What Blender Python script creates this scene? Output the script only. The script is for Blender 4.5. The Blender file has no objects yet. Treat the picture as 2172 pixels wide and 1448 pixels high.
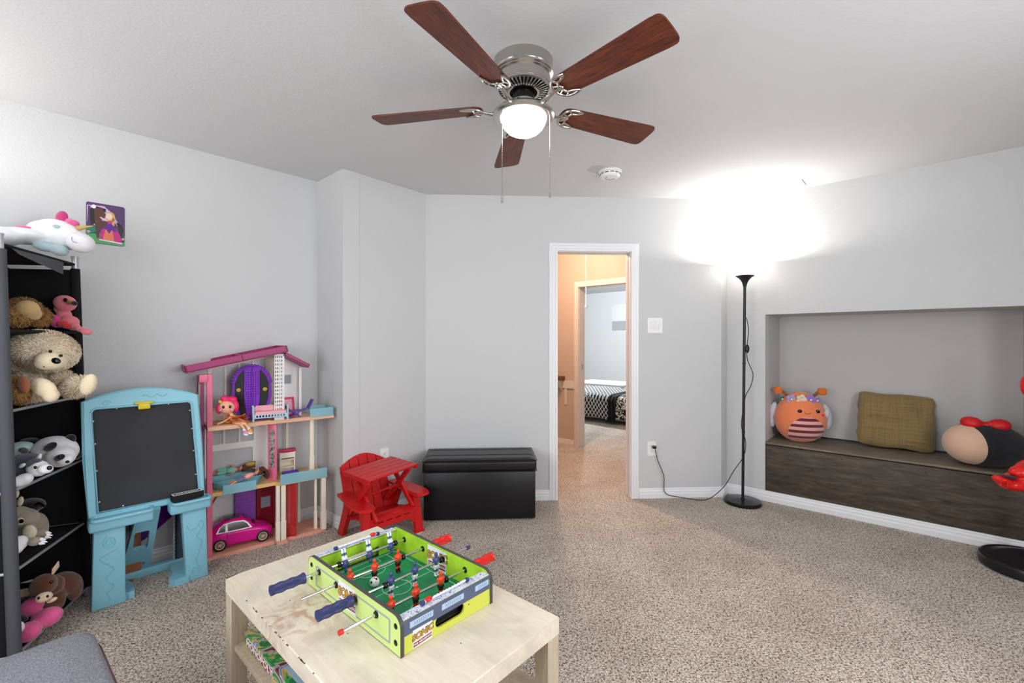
import bpy, bmesh, math, random
from mathutils import Vector, Matrix, Euler
random.seed(7)
R = math.radians
PI = math.pi
scene = bpy.context.scene
COL = scene.collection

# ------------------------------------------------------------------ camera
F_PX, CX, HZ, EYE = 965.0, 1086.0, 722.0, 1.28
cam_d = bpy.data.cameras.new('camera'); cam = bpy.data.objects.new('camera', cam_d)
COL.objects.link(cam); scene.camera = cam
cam.location = (0, 0, EYE); cam.rotation_euler = (R(90), 0, 0)
cam_d.sensor_width = 36.0; cam_d.lens = 36.0 * F_PX / 2172.0
cam_d.shift_y = (HZ - 724.0) / 2172.0
cam_d.clip_start = 0.02; cam_d.clip_end = 60

# ------------------------------------------------------------------ world, exposure, large lights
scene.view_settings.view_transform = 'Standard'; scene.view_settings.look = 'None'
scene.view_settings.gamma = 1.0; scene.view_settings.use_curve_mapping = False
scene.view_settings.exposure = 0.22
wd = bpy.data.worlds.new('world'); scene.world = wd; wd.use_nodes = True
wd.node_tree.nodes['Background'].inputs[0].default_value = (0.78, 0.88, 1.0, 1)
wd.node_tree.nodes['Background'].inputs[1].default_value = 1.0

def light(name, kind, loc, power, color, size=0.1, rot=(0, 0, 0), sy=None):
    l = bpy.data.lights.new(name, kind); o = bpy.data.objects.new(name, l); COL.objects.link(o)
    l.energy = power; l.color = color; o.location = loc; o.rotation_euler = rot
    if kind == 'AREA':
        l.size = size
        if sy: l.shape = 'RECTANGLE'; l.size_y = sy
    else:
        l.shadow_soft_size = size
    return o

C48, S48 = math.cos(R(48)), math.sin(R(48))
def dn(d, n):                       # room frame: d runs along the left wall, n runs away from it
    return Vector((C48 * d + S48 * n, S48 * d - C48 * n))
ROOM_N0, ROOM_N1, ROOM_D0, ROOM_D1, H = -3.284, 1.30, -1.30, 4.065, 2.44
wa = dn(1.25, ROOM_N1 - 0.02)       # added fill light, as daylight from an assumed window behind the camera
light('daylight_fill', 'AREA', (wa.x, wa.y, 1.45), 44, (0.95, 0.96, 1.0), 1.9, (R(90), 0, R(48)), 1.3)
wb = dn(ROOM_D0 + 0.02, -1.05)
light('daylight_fill_two', 'AREA', (wb.x, wb.y, 1.45), 38, (0.95, 0.96, 1.0), 1.7, (R(90), 0, R(-42)), 1.3)  # second added fill light, at the other assumed window

# ------------------------------------------------------------------ materials
MATS = {}
def lin(c):
    c = c / 255.0
    return c / 12.92 if c <= 0.04045 else ((c + 0.055) / 1.055) ** 2.4
def rgb(*c): return (lin(c[0]), lin(c[1]), lin(c[2]), 1)
def mat(name, col, rough=0.5, metal=0.0, var=None, bump=None, trans=0.0, alpha=1.0, emit=0.0, spec=0.5,
        sheen=0.0, ior=1.45, coat=0.0, stretch=None, col2=None, translucent=0.0):
    m = bpy.data.materials.new(name); m.use_nodes = True; MATS[name] = m
    nt = m.node_tree; b = nt.nodes['Principled BSDF']; L = nt.links
    c = rgb(*col)
    b.inputs['Base Color'].default_value = c; b.inputs['Roughness'].default_value = rough
    b.inputs['Metallic'].default_value = metal; b.inputs['Specular IOR Level'].default_value = spec
    b.inputs['IOR'].default_value = ior
    if trans: b.inputs['Transmission Weight'].default_value = trans
    if alpha < 1: b.inputs['Alpha'].default_value = alpha
    if coat: b.inputs['Coat Weight'].default_value = coat
    if sheen: b.inputs['Sheen Weight'].default_value = sheen; b.inputs['Sheen Roughness'].default_value = 0.6
    if emit: b.inputs['Emission Color'].default_value = c; b.inputs['Emission Strength'].default_value = emit
    tc = None
    if var or bump:
        tc = nt.nodes.new('ShaderNodeTexCoord'); mp = nt.nodes.new('ShaderNodeMapping')
        L.new(tc.outputs['Object'], mp.inputs[0])
        if stretch: mp.inputs['Scale'].default_value = stretch
    if var:
        scale, amt = var
        nz = nt.nodes.new('ShaderNodeTexNoise'); nz.inputs['Scale'].default_value = scale; nz.inputs['Detail'].default_value = 5
        L.new(mp.outputs[0], nz.inputs['Vector'])
        cr = nt.nodes.new('ShaderNodeValToRGB'); L.new(nz.outputs[0], cr.inputs[0])
        cr.color_ramp.elements[0].position = 0.3; cr.color_ramp.elements[1].position = 0.7
        if col2: d = rgb(*col2)
        else: d = tuple(min(1, x * (1 + amt)) for x in c[:3]) + (1,)
        cr.color_ramp.elements[0].color = tuple(x * (1 - amt) for x in c[:3]) + (1,)
        cr.color_ramp.elements[1].color = d
        L.new(cr.outputs[0], b.inputs['Base Color'])
    if bump:
        scale, st, dist = bump
        nz = nt.nodes.new('ShaderNodeTexNoise'); nz.inputs['Scale'].default_value = scale; nz.inputs['Detail'].default_value = 3
        L.new(mp.outputs[0], nz.inputs['Vector'])
        bp = nt.nodes.new('ShaderNodeBump'); bp.inputs['Strength'].default_value = st; bp.inputs['Distance'].default_value = dist
        L.new(nz.outputs[0], bp.inputs['Height']); L.new(bp.outputs[0], b.inputs['Normal'])
    if translucent:
        tr = nt.nodes.new('ShaderNodeBsdfTranslucent'); tr.inputs[0].default_value = c
        mx = nt.nodes.new('ShaderNodeMixShader'); mx.inputs[0].default_value = translucent
        out = nt.nodes['Material Output']
        L.new(b.outputs[0], mx.inputs[1]); L.new(tr.outputs[0], mx.inputs[2]); L.new(mx.outputs[0], out.inputs[0])
    return m

mat('wall', (205, 206, 206), 0.62, bump=(80, 0.14, 0.01), spec=0.3)
mat('niche_wall', (198, 197, 195), 0.62, bump=(80, 0.14, 0.01), spec=0.3)
mat('ceiling', (209, 210, 211), 0.8, bump=(75, 0.14, 0.01), spec=0.2)
mat('trim', (236, 237, 239), 0.32)
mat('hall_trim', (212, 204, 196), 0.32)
mat('white_plastic', (236, 236, 235), 0.35)
mat('slot', (25, 25, 27), 0.6)
mat('black_gloss', (14, 14, 16), 0.25)
mat('black_matte', (18, 18, 20), 0.6)
mat('black_satin', (26, 26, 28), 0.38)
mat('nickel', (196, 192, 186), 0.24, 1.0)
mat('nickel_brushed', (180, 177, 171), 0.34, 1.0)
mat('chrome', (220, 220, 222), 0.12, 1.0)
mat('bulb_glass', (252, 250, 247), 0.3, emit=24.0)
mat('lamp_bowl', (250, 248, 244), 0.4, translucent=0.45)
mat('bulb', (255, 248, 238), 0.4, emit=30.0)

def carpet():
    m = bpy.data.materials.new('carpet'); m.use_nodes = True; MATS['carpet'] = m
    nt = m.node_tree; b = nt.nodes['Principled BSDF']; L = nt.links
    b.inputs['Roughness'].default_value = 0.95; b.inputs['Specular IOR Level'].default_value = 0.1
    tc = nt.nodes.new('ShaderNodeTexCoord')
    def nz(scale, det, rough=0.5, dist=0.0):
        n = nt.nodes.new('ShaderNodeTexNoise'); n.inputs['Scale'].default_value = scale; n.inputs['Detail'].default_value = det
        n.inputs['Roughness'].default_value = rough; n.inputs['Distortion'].default_value = dist
        L.new(tc.outputs['Object'], n.inputs['Vector']); return n
    n1 = nz(135, 2.0, 0.6, 0.9); n2 = nz(3.2, 3); n3 = nz(120, 3, 0.6, 0.6)
    cr = nt.nodes.new('ShaderNodeValToRGB'); L.new(n1.outputs[0], cr.inputs[0])
    e = cr.color_ramp.elements
    e[0].position = 0.37; e[0].color = rgb(112, 96, 82); e[1].position = 0.64; e[1].color = rgb(255, 249, 239)
    k = e.new(0.43); k.color = rgb(176, 160, 145); k = e.new(0.53); k.color = rgb(236, 222, 207)
    cr2 = nt.nodes.new('ShaderNodeValToRGB'); L.new(n2.outputs[0], cr2.inputs[0])
    cr2.color_ramp.elements[0].position = 0.35; cr2.color_ramp.elements[0].color = (0.82, 0.81, 0.80, 1)
    cr2.color_ramp.elements[1].position = 0.65; cr2.color_ramp.elements[1].color = (1, 1, 1, 1)
    mx = nt.nodes.new('ShaderNodeMix'); mx.data_type = 'RGBA'; mx.blend_type = 'MULTIPLY'; mx.inputs[0].default_value = 0.9
    L.new(cr.outputs[0], mx.inputs[6]); L.new(cr2.outputs[0], mx.inputs[7]); L.new(mx.outputs[2], b.inputs['Base Color'])
    bp = nt.nodes.new('ShaderNodeBump'); bp.inputs['Strength'].default_value = 0.9; bp.inputs['Distance'].default_value = 0.02
    L.new(n3.outputs[0], bp.inputs['Height']); L.new(bp.outputs[0], b.inputs['Normal'])
carpet()

def wood(name, dark, mid, lite, scale, stretch, rough=0.5, bump=0.15, coat=0.0, pos=(0.3, 0.5, 0.72)):
    m = bpy.data.materials.new(name); m.use_nodes = True; MATS[name] = m
    nt = m.node_tree; b = nt.nodes['Principled BSDF']; L = nt.links
    b.inputs['Roughness'].default_value = rough
    if coat: b.inputs['Coat Weight'].default_value = coat
    tc = nt.nodes.new('ShaderNodeTexCoord'); mp = nt.nodes.new('ShaderNodeMapping'); mp.inputs['Scale'].default_value = stretch
    L.new(tc.outputs['Object'], mp.inputs[0])
    n = nt.nodes.new('ShaderNodeTexNoise'); n.inputs['Scale'].default_value = scale; n.inputs['Detail'].default_value = 7
    n.inputs['Roughness'].default_value = 0.7; n.inputs['Distortion'].default_value = 0.7
    L.new(mp.outputs[0], n.inputs['Vector'])
    cr = nt.nodes.new('ShaderNodeValToRGB'); L.new(n.outputs[0], cr.inputs[0]); e = cr.color_ramp.elements
    e[0].position = pos[0]; e[0].color = rgb(*dark); e[1].position = pos[2]; e[1].color = rgb(*lite)
    k = e.new(pos[1]); k.color = rgb(*mid)
    L.new(cr.outputs[0], b.inputs['Base Color'])
    bp = nt.nodes.new('ShaderNodeBump'); bp.inputs['Strength'].default_value = bump; bp.inputs['Distance'].default_value = 0.003
    L.new(n.outputs[0], bp.inputs['Height']); L.new(bp.outputs[0], b.inputs['Normal'])
wood('blade_wood', (44, 17, 8), (90, 37, 15), (122, 58, 26), 9, (1.0, 9, 9), 0.5, 0.1)
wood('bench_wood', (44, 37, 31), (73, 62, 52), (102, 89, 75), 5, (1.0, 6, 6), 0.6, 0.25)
wood('bench_lid_wood', (80, 70, 58), (112, 100, 84), (142, 128, 108), 5, (1.0, 8, 8), 0.55, 0.25)  # lighter than the front: worn wood, and top light put into the colour
wood('birch', (218, 206, 184), (228, 217, 196), (236, 226, 208), 4, (1.5, 12, 12), 0.4, 0.05)
wood('birch_leg', (176, 158, 134), (194, 178, 154), (208, 194, 172), 6, (12, 12, 1.2), 0.45, 0.05)

# ------------------------------------------------------------------ mesh helpers
def rotm(e): return Euler(e).to_matrix().to_4x4()
def TR(loc=(0, 0, 0), rot=(0, 0, 0)): return Matrix.Translation(Vector(loc)) @ rotm(rot)
def at(u, v, Y): return Vector(((u - CX) / F_PX * Y, Y, EYE + (HZ - v) / F_PX * Y))

class MB:
    def __init__(s): s.V, s.F, s.MI = [], [], []; s.mi = 0
    def raw(s, vs, fs, M=None):
        o = len(s.V)
        for v in vs:
            v = Vector(v); s.V.append(tuple(M @ v) if M is not None else tuple(v))
        for f in fs: s.F.append([o + i for i in f]); s.MI.append(s.mi)
        return s
    def bm(s, bm, M=None):
        bm.verts.index_update()
        s.raw([v.co for v in bm.verts], [[v.index for v in f.verts] for f in bm.faces], M); bm.free(); return s
    def box(s, c, size, bev=0.0, M=None, seg=2, rot=None):
        b = bmesh.new(); bmesh.ops.create_cube(b, size=1.0)
        for v in b.verts: v.co = Vector((v.co.x * size[0], v.co.y * size[1], v.co.z * size[2]))
        if bev: bmesh.ops.bevel(b, geom=b.edges[:], offset=bev, segments=seg, profile=0.5, affect='EDGES')
        m = TR(c, rot or (0, 0, 0))
        return s.bm(b, (M @ m) if M is not None else m)
    def b2(s, lo, hi, bev=0.0, M=None, seg=2):
        lo, hi = Vector(lo), Vector(hi); return s.box((lo + hi) / 2, hi - lo, bev, M, seg)
    def tube(s, pts, r, n=8, closed=False, caps=True, M=None, flat=None):
        P = [Vector(p) for p in pts]; k = len(P)
        rr = r if isinstance(r, (list, tuple)) else [r] * k
        T = []
        for i in range(k):
            a = P[(i - 1) % k] if (closed or i > 0) else P[i]; b = P[(i + 1) % k] if (closed or i < k - 1) else P[i]
            t = (b - a); T.append(t.normalized() if t.length > 1e-9 else Vector((0, 0, 1)))
        up = Vector((0, 0, 1)) if abs(T[0].z) < 0.95 else Vector((1, 0, 0))
        N = (up - T[0] * up.dot(T[0])).normalized(); vs = []; fs = []
        for i in range(k):
            N = N - T[i] * N.dot(T[i])
            N = N.normalized() if N.length > 1e-6 else T[i].orthogonal().normalized()
            B = T[i].cross(N)
            fl = flat or 1.0
            for j in range(n):
                a = 2 * PI * j / n
                vs.append(P[i] + (N * math.cos(a) * fl + B * math.sin(a)) * rr[i])
        m = k if closed else k - 1
        for i in range(m):
            for j in range(n):
                a, b = i * n + j, i * n + (j + 1) % n; c, d = ((i + 1) % k) * n + (j + 1) % n, ((i + 1) % k) * n + j
                fs.append([a, b, c, d])
        if caps and not closed:
            fs.append(list(range(n))[::-1]); fs.append([(k - 1) * n + j for j in range(n)])
        return s.raw(vs, fs, M)
    def cyl(s, p0, p1, r0, r1=None, n=16, M=None): return s.tube([p0, p1], [r0, r0 if r1 is None else r1], n, M=M)
    def lathe(s, prof, n=32, M=None, caps=False):
        vs = []; fs = []
        for (r, z) in prof:
            for j in range(n):
                a = 2 * PI * j / n; vs.append((r * math.cos(a), r * math.sin(a), z))
        for i in range(len(prof) - 1):
            for j in range(n):
                fs.append([i * n + j, i * n + (j + 1) % n, (i + 1) * n + (j + 1) % n, (i + 1) * n + j])
        if caps:
            fs.append([j for j in range(n)][::-1]); fs.append([(len(prof) - 1) * n + j for j in range(n)])
        return s.raw(vs, fs, M)
    def ell(s, c, r, rot=(0, 0, 0), nu=20, nv=12, M=None, fn=None):
        vs = [(0, 0, 1)]; fs = []
        for i in range(1, nv):
            t = PI * i / nv
            for j in range(nu):
                a = 2 * PI * j / nu; vs.append((math.sin(t) * math.cos(a), math.sin(t) * math.sin(a), math.cos(t)))
        vs.append((0, 0, -1)); last = len(vs) - 1
        for j in range(nu):
            fs.append([0, 1 + j, 1 + (j + 1) % nu]); b = 1 + (nv - 2) * nu
            fs.append([last, b + (j + 1) % nu, b + j])
        for i in range(nv - 2):
            for j in range(nu):
                a = 1 + i * nu; fs.append([a + j, a + nu + j, a + nu + (j + 1) % nu, a + (j + 1) % nu])
        if not isinstance(r, (tuple, list)): r = (r, r, r)
        vs = [Vector((v[0] * r[0], v[1] * r[1], v[2] * r[2])) for v in vs]
        if fn: vs = [fn(v) for v in vs]
        m = TR(c, rot)
        return s.raw(vs, fs, (M @ m) if M is not None else m)
    def plate(s, outer, holes=(), t=0.01, M=None, bev=0.0):
        """flat plate in local xy, from z=0 to z=t, with holes"""
        b = bmesh.new(); es = []
        for loop in [outer] + list(holes):
            v = [b.verts.new((p[0], p[1], 0)) for p in loop]
            for i in range(len(v)): es.append(b.edges.new((v[i], v[(i + 1) % len(v)])))
        if holes: bmesh.ops.triangle_fill(b, edges=es, use_beauty=True, use_dissolve=False)
        else: b.faces.new([v for v in b.verts])
        bmesh.ops.recalc_face_normals(b, faces=b.faces[:])
        if b.faces[:] and b.faces[:][0].normal.z < 0: bmesh.ops.reverse_faces(b, faces=b.faces[:])
        g = bmesh.ops.extrude_face_region(b, geom=b.faces[:])
        for e in g['geom']:
            if isinstance(e, bmesh.types.BMVert): e.co.z += t
        bmesh.ops.recalc_face_normals(b, faces=b.faces[:])
        return s.bm(b, M)
    def grid(s, fn, nu, nv, M=None, wrap_u=False):
        vs = []; fs = []
        for i in range(nv + 1):
            for j in range(nu if wrap_u else nu + 1): vs.append(fn(j / nu, i / nv))
        w = nu if wrap_u else nu + 1
        for i in range(nv):
            for j in range(nu):
                a = i * w + j; b = i * w + (j + 1) % w; fs.append([a, b, b + w, a + w])
        return s.raw(vs, fs, M)
    def build(s, name, mats, parent=None, loc=(0, 0, 0), rot=(0, 0, 0), ang=38, smooth=True, kind=None):
        me = bpy.data.meshes.new(name); me.from_pydata(s.V, [], s.F)
        for m in ([mats] if isinstance(mats, str) else mats): me.materials.append(MATS[m])
        me.polygons.foreach_set('material_index', s.MI)
        if smooth:
            me.polygons.foreach_set('use_smooth', [True] * len(s.F))
        me.update()
        if smooth and ang: me.set_sharp_from_angle(angle=R(ang))
        return link(name, me, parent, loc, rot, kind)
def link(name, me, parent=None, loc=(0, 0, 0), rot=(0, 0, 0), kind=None):
    o = bpy.data.objects.new(name, me); COL.objects.link(o)
    o.location = loc; o.rotation_euler = rot
    if parent: o.parent = parent
    if kind: o['kind'] = kind
    return o
def tag(o, label, cat, group=None):
    o['label'] = label; o['category'] = cat
    if group: o['group'] = group
    return o
def thing(name, label, cat, loc=(0, 0, 0), rot=(0, 0, 0), group=None):
    o = bpy.data.objects.new(name, None); COL.objects.link(o)
    o.empty_display_size = 0.05; o.location = loc; o.rotation_euler = rot
    return tag(o, label, cat, group)
def remesh(o, vox, it=6):
    m = o.modifiers.new('skin', 'REMESH'); m.mode = 'VOXEL'; m.voxel_size = vox; m.use_smooth_shade = True
    k = o.modifiers.new('soft', 'SMOOTH'); k.iterations = it; k.factor = 0.5
    return o
def apply_mods(o):
    dg = bpy.context.evaluated_depsgraph_get(); ev = o.evaluated_get(dg)
    me = bpy.data.meshes.new_from_object(ev); o.modifiers.clear(); o.data = me
    me.polygons.foreach_set('use_smooth', [True] * len(me.polygons)); return o
def text(name, s, size, mat_, parent, M, ext=0.0006, off=0.0, align='CENTER', shear=0.0, space=1.0, sx=1.0):
    c = bpy.data.curves.new(name, 'FONT'); c.body = s; c.size = size; c.extrude = ext; c.offset = off
    c.align_x = align; c.align_y = 'CENTER'; c.shear = shear; c.space_character = space; c.resolution_u = 3
    o = bpy.data.objects.new(name + '_curve', c); COL.objects.link(o)
    dg = bpy.context.evaluated_depsgraph_get(); me = bpy.data.meshes.new_from_object(o.evaluated_get(dg))
    bpy.data.objects.remove(o); bpy.data.curves.remove(c)
    me.transform(Matrix.Diagonal((sx, 1, 1, 1))); me.transform(M); me.materials.clear(); me.materials.append(MATS[mat_])
    return link(name, me, parent)
def fur(name, src, mat_, parent, count, length, width=0.003, seed=1, droop=0.4, mask=None):
    """short tufts standing on a plush surface, one mesh"""
    rnd = random.Random(seed); me = src.data; me.calc_loop_triangles()
    tris = [(t.area, t) for t in me.loop_triangles]; tot = sum(a for a, _ in tris); cum = []; acc = 0
    for a, _ in tris: acc += a; cum.append(acc)
    import bisect
    mb = MB()
    for _ in range(count):
        t = tris[min(bisect.bisect(cum, rnd.random() * tot), len(tris) - 1)][1]
        a, b, c = [me.vertices[i].co for i in t.vertices]
        u, v = rnd.random(), rnd.random()
        if u + v > 1: u, v = 1 - u, 1 - v
        p = a + (b - a) * u + (c - a) * v
        if mask and not mask(p): continue
        n = Vector(t.normal); w_ = math.sin(p.x * 31 + p.z * 17) + math.cos(p.y * 23 - p.z * 29)
        tg = Vector((rnd.uniform(-1, 1) + w_ * .7, rnd.uniform(-1, 1), rnd.uniform(-1, .6) - droop)); tg = tg - n * tg.dot(n); tg.normalize()
        d = (n * rnd.uniform(.35, .8) + tg).normalized(); s = n.cross(d).normalized()
        l = length * rnd.uniform(0.6, 1.25); w = width * rnd.uniform(0.7, 1.3); mid = p + d * l * 0.6 + n * l * 0.06
        tip = p + d * l - n * l * .08 - Vector((0, 0, l * droop * 0.3))
        mb.raw([p - n * .002 + s * w, p - n * .002 - s * w, mid - s * w * .75, mid + s * w * .75, tip], [[0, 1, 2, 3], [3, 2, 4]])
    return mb.build(name, mat_, parent, smooth=False, kind='stuff')
def rr2(x0, y0, x1, y1, r, n=5):
    pts = []
    for (cx, cy, a0) in ((x1 - r, y1 - r, 0), (x0 + r, y1 - r, 90), (x0 + r, y0 + r, 180), (x1 - r, y0 + r, 270)):
        for i in range(n + 1):
            a = R(a0 + 90 * i / n); pts.append((cx + r * math.cos(a), cy + r * math.sin(a)))
    return pts
def rect(x0, y0, x1, y1): return [(x0, y0), (x1, y0), (x1, y1), (x0, y1)]
def spline(pts, n=8):
    P = [Vector(p) for p in pts]; out = []
    for i in range(len(P) - 1):
        p0 = P[max(i - 1, 0)]; p1 = P[i]; p2 = P[i + 1]; p3 = P[min(i + 2, len(P) - 1)]
        for k in range(n):
            t = k / n
            out.append(0.5 * ((2 * p1) + (p2 - p0) * t + (2 * p0 - 5 * p1 + 4 * p2 - p3) * t * t + (3 * p1 - p0 - 3 * p2 + p3) * t ** 3))
    out.append(P[-1]); return out
XZ = Matrix(((1, 0, 0, 0), (0, 0, -1, 0), (0, 1, 0, 0), (0, 0, 0, 1)))   # plate xy -> xz, thickness towards -y
def XZat(y): return Matrix.Translation((0, y, 0)) @ XZ
YZ = Matrix(((0, 0, 1, 0), (1, 0, 0, 0), (0, 1, 0, 0), (0, 0, 0, 1)))    # plate xy -> yz, thickness towards +x
def YZat(x): return Matrix.Translation((x, 0, 0)) @ YZ

# ------------------------------------------------------------------ the setting
pB, pC, pD, pE, pF = Vector((-1.424, 3.327)), Vector((-1.142, 3.073)), Vector((-0.685, 3.609)), Vector((1.718, 3.735)), Vector((1.812, 3.839))
INSIDE = Vector((0, 1.6))
def frame2(p, q, inside=INSIDE):
    d = (q - p).normalized(); o = Vector((-d.y, d.x))
    if o.dot(inside - p) > 0: o = -o
    return d, o
def wall(name, p, q, m='wall', holes=(), t=0.12, inside=INSIDE, ext=(0, 0), z1=H, parent=None, z0=0.0):
    p, q = Vector(p), Vector(q); d, o = frame2(p, q, inside); Ln = (q - p).length; mb = MB()
    ss = sorted({-ext[0], Ln + ext[1]} | {h[0] for h in holes} | {h[1] for h in holes}); zs = sorted({z0, z1} | {h[2] for h in holes} | {h[3] for h in holes})
    for a, b in zip(ss, ss[1:]):
        for e, f in zip(zs, zs[1:]):
            if any(h[0] <= a + 1e-6 and b <= h[1] + 1e-6 and h[2] <= e + 1e-6 and f <= h[3] + 1e-6 for h in holes): continue
            c = [p + d * a, p + d * b, p + d * b + o * t, p + d * a + o * t]
            mb.raw([(v.x, v.y, z) for z in (e, f) for v in c], [[3, 2, 1, 0], [4, 5, 6, 7], [0, 1, 5, 4], [1, 2, 6, 5], [2, 3, 7, 6], [3, 0, 4, 7]])
    ob = mb.build(name, m, parent, smooth=False)
    if not parent: ob['kind'] = 'structure'
    return ob
BASE_PROF = [(0, 0), (.015, 0), (.015, .034), (.0135, .040), (.0115, .043), (.0115, .056), (.0095, .062), (.008, .066), (.008, .074), (.005, .08), (0, .08)]
CASE_PROF = [(0, 0), (.020, 0), (.020, .014), (.014, .020), (.014, .040), (.010, .046), (.010, .060), (.006, .066), (0, .066)]
def baseboard(name, p, q, inside=INSIDE, ext=(0, 0), m='trim'):
    p, q = Vector(p), Vector(q); d, o = frame2(p, q, inside); a = p - d * ext[0]; b = q + d * ext[1]; k = len(BASE_PROF)
    vs = [(e.x - o.x * x, e.y - o.y * x, z) for e in (a, b) for (x, z) in BASE_PROF]
    fs = [[i, (i + 1) % k, k + (i + 1) % k, k + i] for i in range(k)] + [list(range(k))[::-1], [k + i for i in range(k)]]
    ob = MB().raw(vs, fs).build(name, m, smooth=False); ob['kind'] = 'structure'; return ob
def casing(name, p, d, o, s0, s1, z1, m='trim', parent=None):
    """three sided door casing on a wall; p start, d along, o outward of the wall; stands on the room side"""
    k = len(CASE_PROF); mb = MB()
    rings = []
    for (s, z, ds, dz) in ((s0, 0, -1, 0), (s0, z1, -1, 1), (s1, z1, 1, 1), (s1, 0, 1, 0)):
        ring = []
        for (x, w) in CASE_PROF:
            e = p + d * (s + ds * w) - o * x; ring.append((e.x, e.y, z + dz * w))
        rings.append(ring)
    vs = [v for r_ in rings for v in r_]; fs = []
    for i in range(3):
        for j in range(k): fs.append([i * k + j, i * k + (j + 1) % k, (i + 1) * k + (j + 1) % k, (i + 1) * k + j])
    fs += [list(range(k)), [3 * k + j for j in range(k)]]
    ob = mb.raw(vs, fs).build(name, m, parent, smooth=False)
    if not parent: ob['kind'] = 'structure'
    return ob

fl = MB(); fl.box((0.6, 4.3, -0.03), (13.5, 18.0, 0.06)); o = fl.build('floor', 'carpet', smooth=False); o['kind'] = 'structure'
cl = MB(); cl.box((0.6, 4.3, H + 0.03), (13.5, 18.0, 0.06)); o = cl.build('ceiling', 'ceiling', smooth=False); o['kind'] = 'structure'

p_rl, p_rr, p_r = dn(ROOM_D0, ROOM_N0), dn(ROOM_D0, ROOM_N1), dn(ROOM_D1, ROOM_N1)
wall('wall_left', p_rl, pB, ext=(.12, .12))
wall('wall_left_return', pB, pC, ext=(0, 0))
wall('wall_left_front', pC, pD, ext=(0, .12))
DS0, DS1, DZ = 1.051, 1.652, 2.0
wall('wall_door', pD, pE, holes=[(DS0, DS1, 0, DZ)], ext=(.0, 0))
wall('wall_right_return', pE, pF, ext=(0, .12))
NS0, NS1, NZ1, NDEP = 0.291, 1.729, 1.488, 0.50
wall('wall_right', pF, p_r, holes=[(NS0, NS1, 0.082, NZ1)], ext=(.0, .12))
wall('wall_rear', p_r, p_rr, holes=[(1.85, 3.75, 0.8, 2.1)], ext=(0, .12))
wall('wall_rear_left', p_rr, p_rl, holes=[(1.5, 3.2, 0.8, 2.1)])
dR, oR = frame2(pF, p_r)
# niche lining
mb = MB()
def nich(a, b, s0, s1, z0, z1):
    c = [pF + dR * s0 + oR * a, pF + dR * s1 + oR * a, pF + dR * s1 + oR * b, pF + dR * s0 + oR * b]
    mb.raw([(v.x, v.y, z) for z in (z0, z1) for v in c], [[3, 2, 1, 0], [4, 5, 6, 7], [0, 1, 5, 4], [1, 2, 6, 5], [2, 3, 7, 6], [3, 0, 4, 7]])
nich(.119, NDEP, NS0 - .04, NS0, 0, NZ1 + .04); nich(.119, NDEP, NS1, NS1 + .04, 0, NZ1 + .04)
nich(.119, NDEP, NS0, NS1, NZ1, NZ1 + .04); nich(NDEP, NDEP + .04, NS0 - .04, NS1 + .04, 0, NZ1 + .04)
o = mb.build('wall_niche', 'niche_wall', smooth=False); o['kind'] = 'structure'
# added windows, unseen behind the camera, to carry the daylight fill
def window(name, p, q, s0, s1, z0, z1):
    d, o = frame2(p, q); mb = MB(); M = Matrix(((d.x, o.x, 0, p.x), (d.y, o.y, 0, p.y), (0, 0, 1, 0), (0, 0, 0, 1)))
    for (a, b, e, f) in ((s0, s1, z0, z0 + .05), (s0, s1, z1 - .05, z1), (s0, s0 + .05, z0, z1), (s1 - .05, s1, z0, z1), ((s0 + s1) / 2 - .02, (s0 + s1) / 2 + .02, z0, z1)):
        mb.b2((a, .05, e), (b, .09, f), 0, M)
    mb.b2((s0 - .04, -.03, z0 - .03), (s1 + .04, .05, z0), 0.004, M)
    ob = mb.build(name, 'trim', smooth=False); ob['kind'] = 'structure'
window('added_window_1', p_r, p_rr, 1.85, 3.75, .8, 2.1); window('added_window_2', p_rr, p_rl, 1.5, 3.2, .8, 2.1)
# baseboards
baseboard('baseboard_left', p_rl, pB, ext=(0, 0)); baseboard('baseboard_left_return', pB, pC, ext=(0, .0148)); baseboard('baseboard_left_front', pC, pD, ext=(.0148, 0))
dD, oD = frame2(pD, pE)
baseboard('baseboard_door_left', pD, pD + dD * (DS0 - .066)); baseboard('baseboard_door_right', pD + dD * (DS1 + .066), pE, ext=(0, .0148))
baseboard('baseboard_right_return', pE, pF, ext=(.0148, 0)); baseboard('baseboard_right', pF, p_r)
casing('trim_1', pD, dD, oD, DS0, DS1, DZ)
mb = MB(); MD = Matrix(((dD.x, oD.x, 0, pD.x), (dD.y, oD.y, 0, pD.y), (0, 0, 1, 0), (0, 0, 0, 1)))
mb.b2((DS0, 0.0, 0), (DS0 + .004, .12, DZ), 0, MD); mb.b2((DS1 - .004, 0, 0), (DS1, .052, DZ), 0, MD); mb.b2((DS1 - .004, .068, 0), (DS1, .12, DZ), 0, MD)
mb.b2((DS0, 0, DZ - .004), (DS1, .052, DZ), 0, MD); mb.b2((DS0, .068, DZ - .004), (DS1, .12, DZ), 0, MD)
mb.mi = 1; mb.b2((DS1 - .0005, .052, 0), (DS1, .068, DZ), 0, MD); mb.b2((DS0, .052, DZ - .0005), (DS1, .068, DZ), 0, MD)
o = mb.build('trim_2', ['trim', 'slot'], smooth=False); o['kind'] = 'structure'
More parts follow.
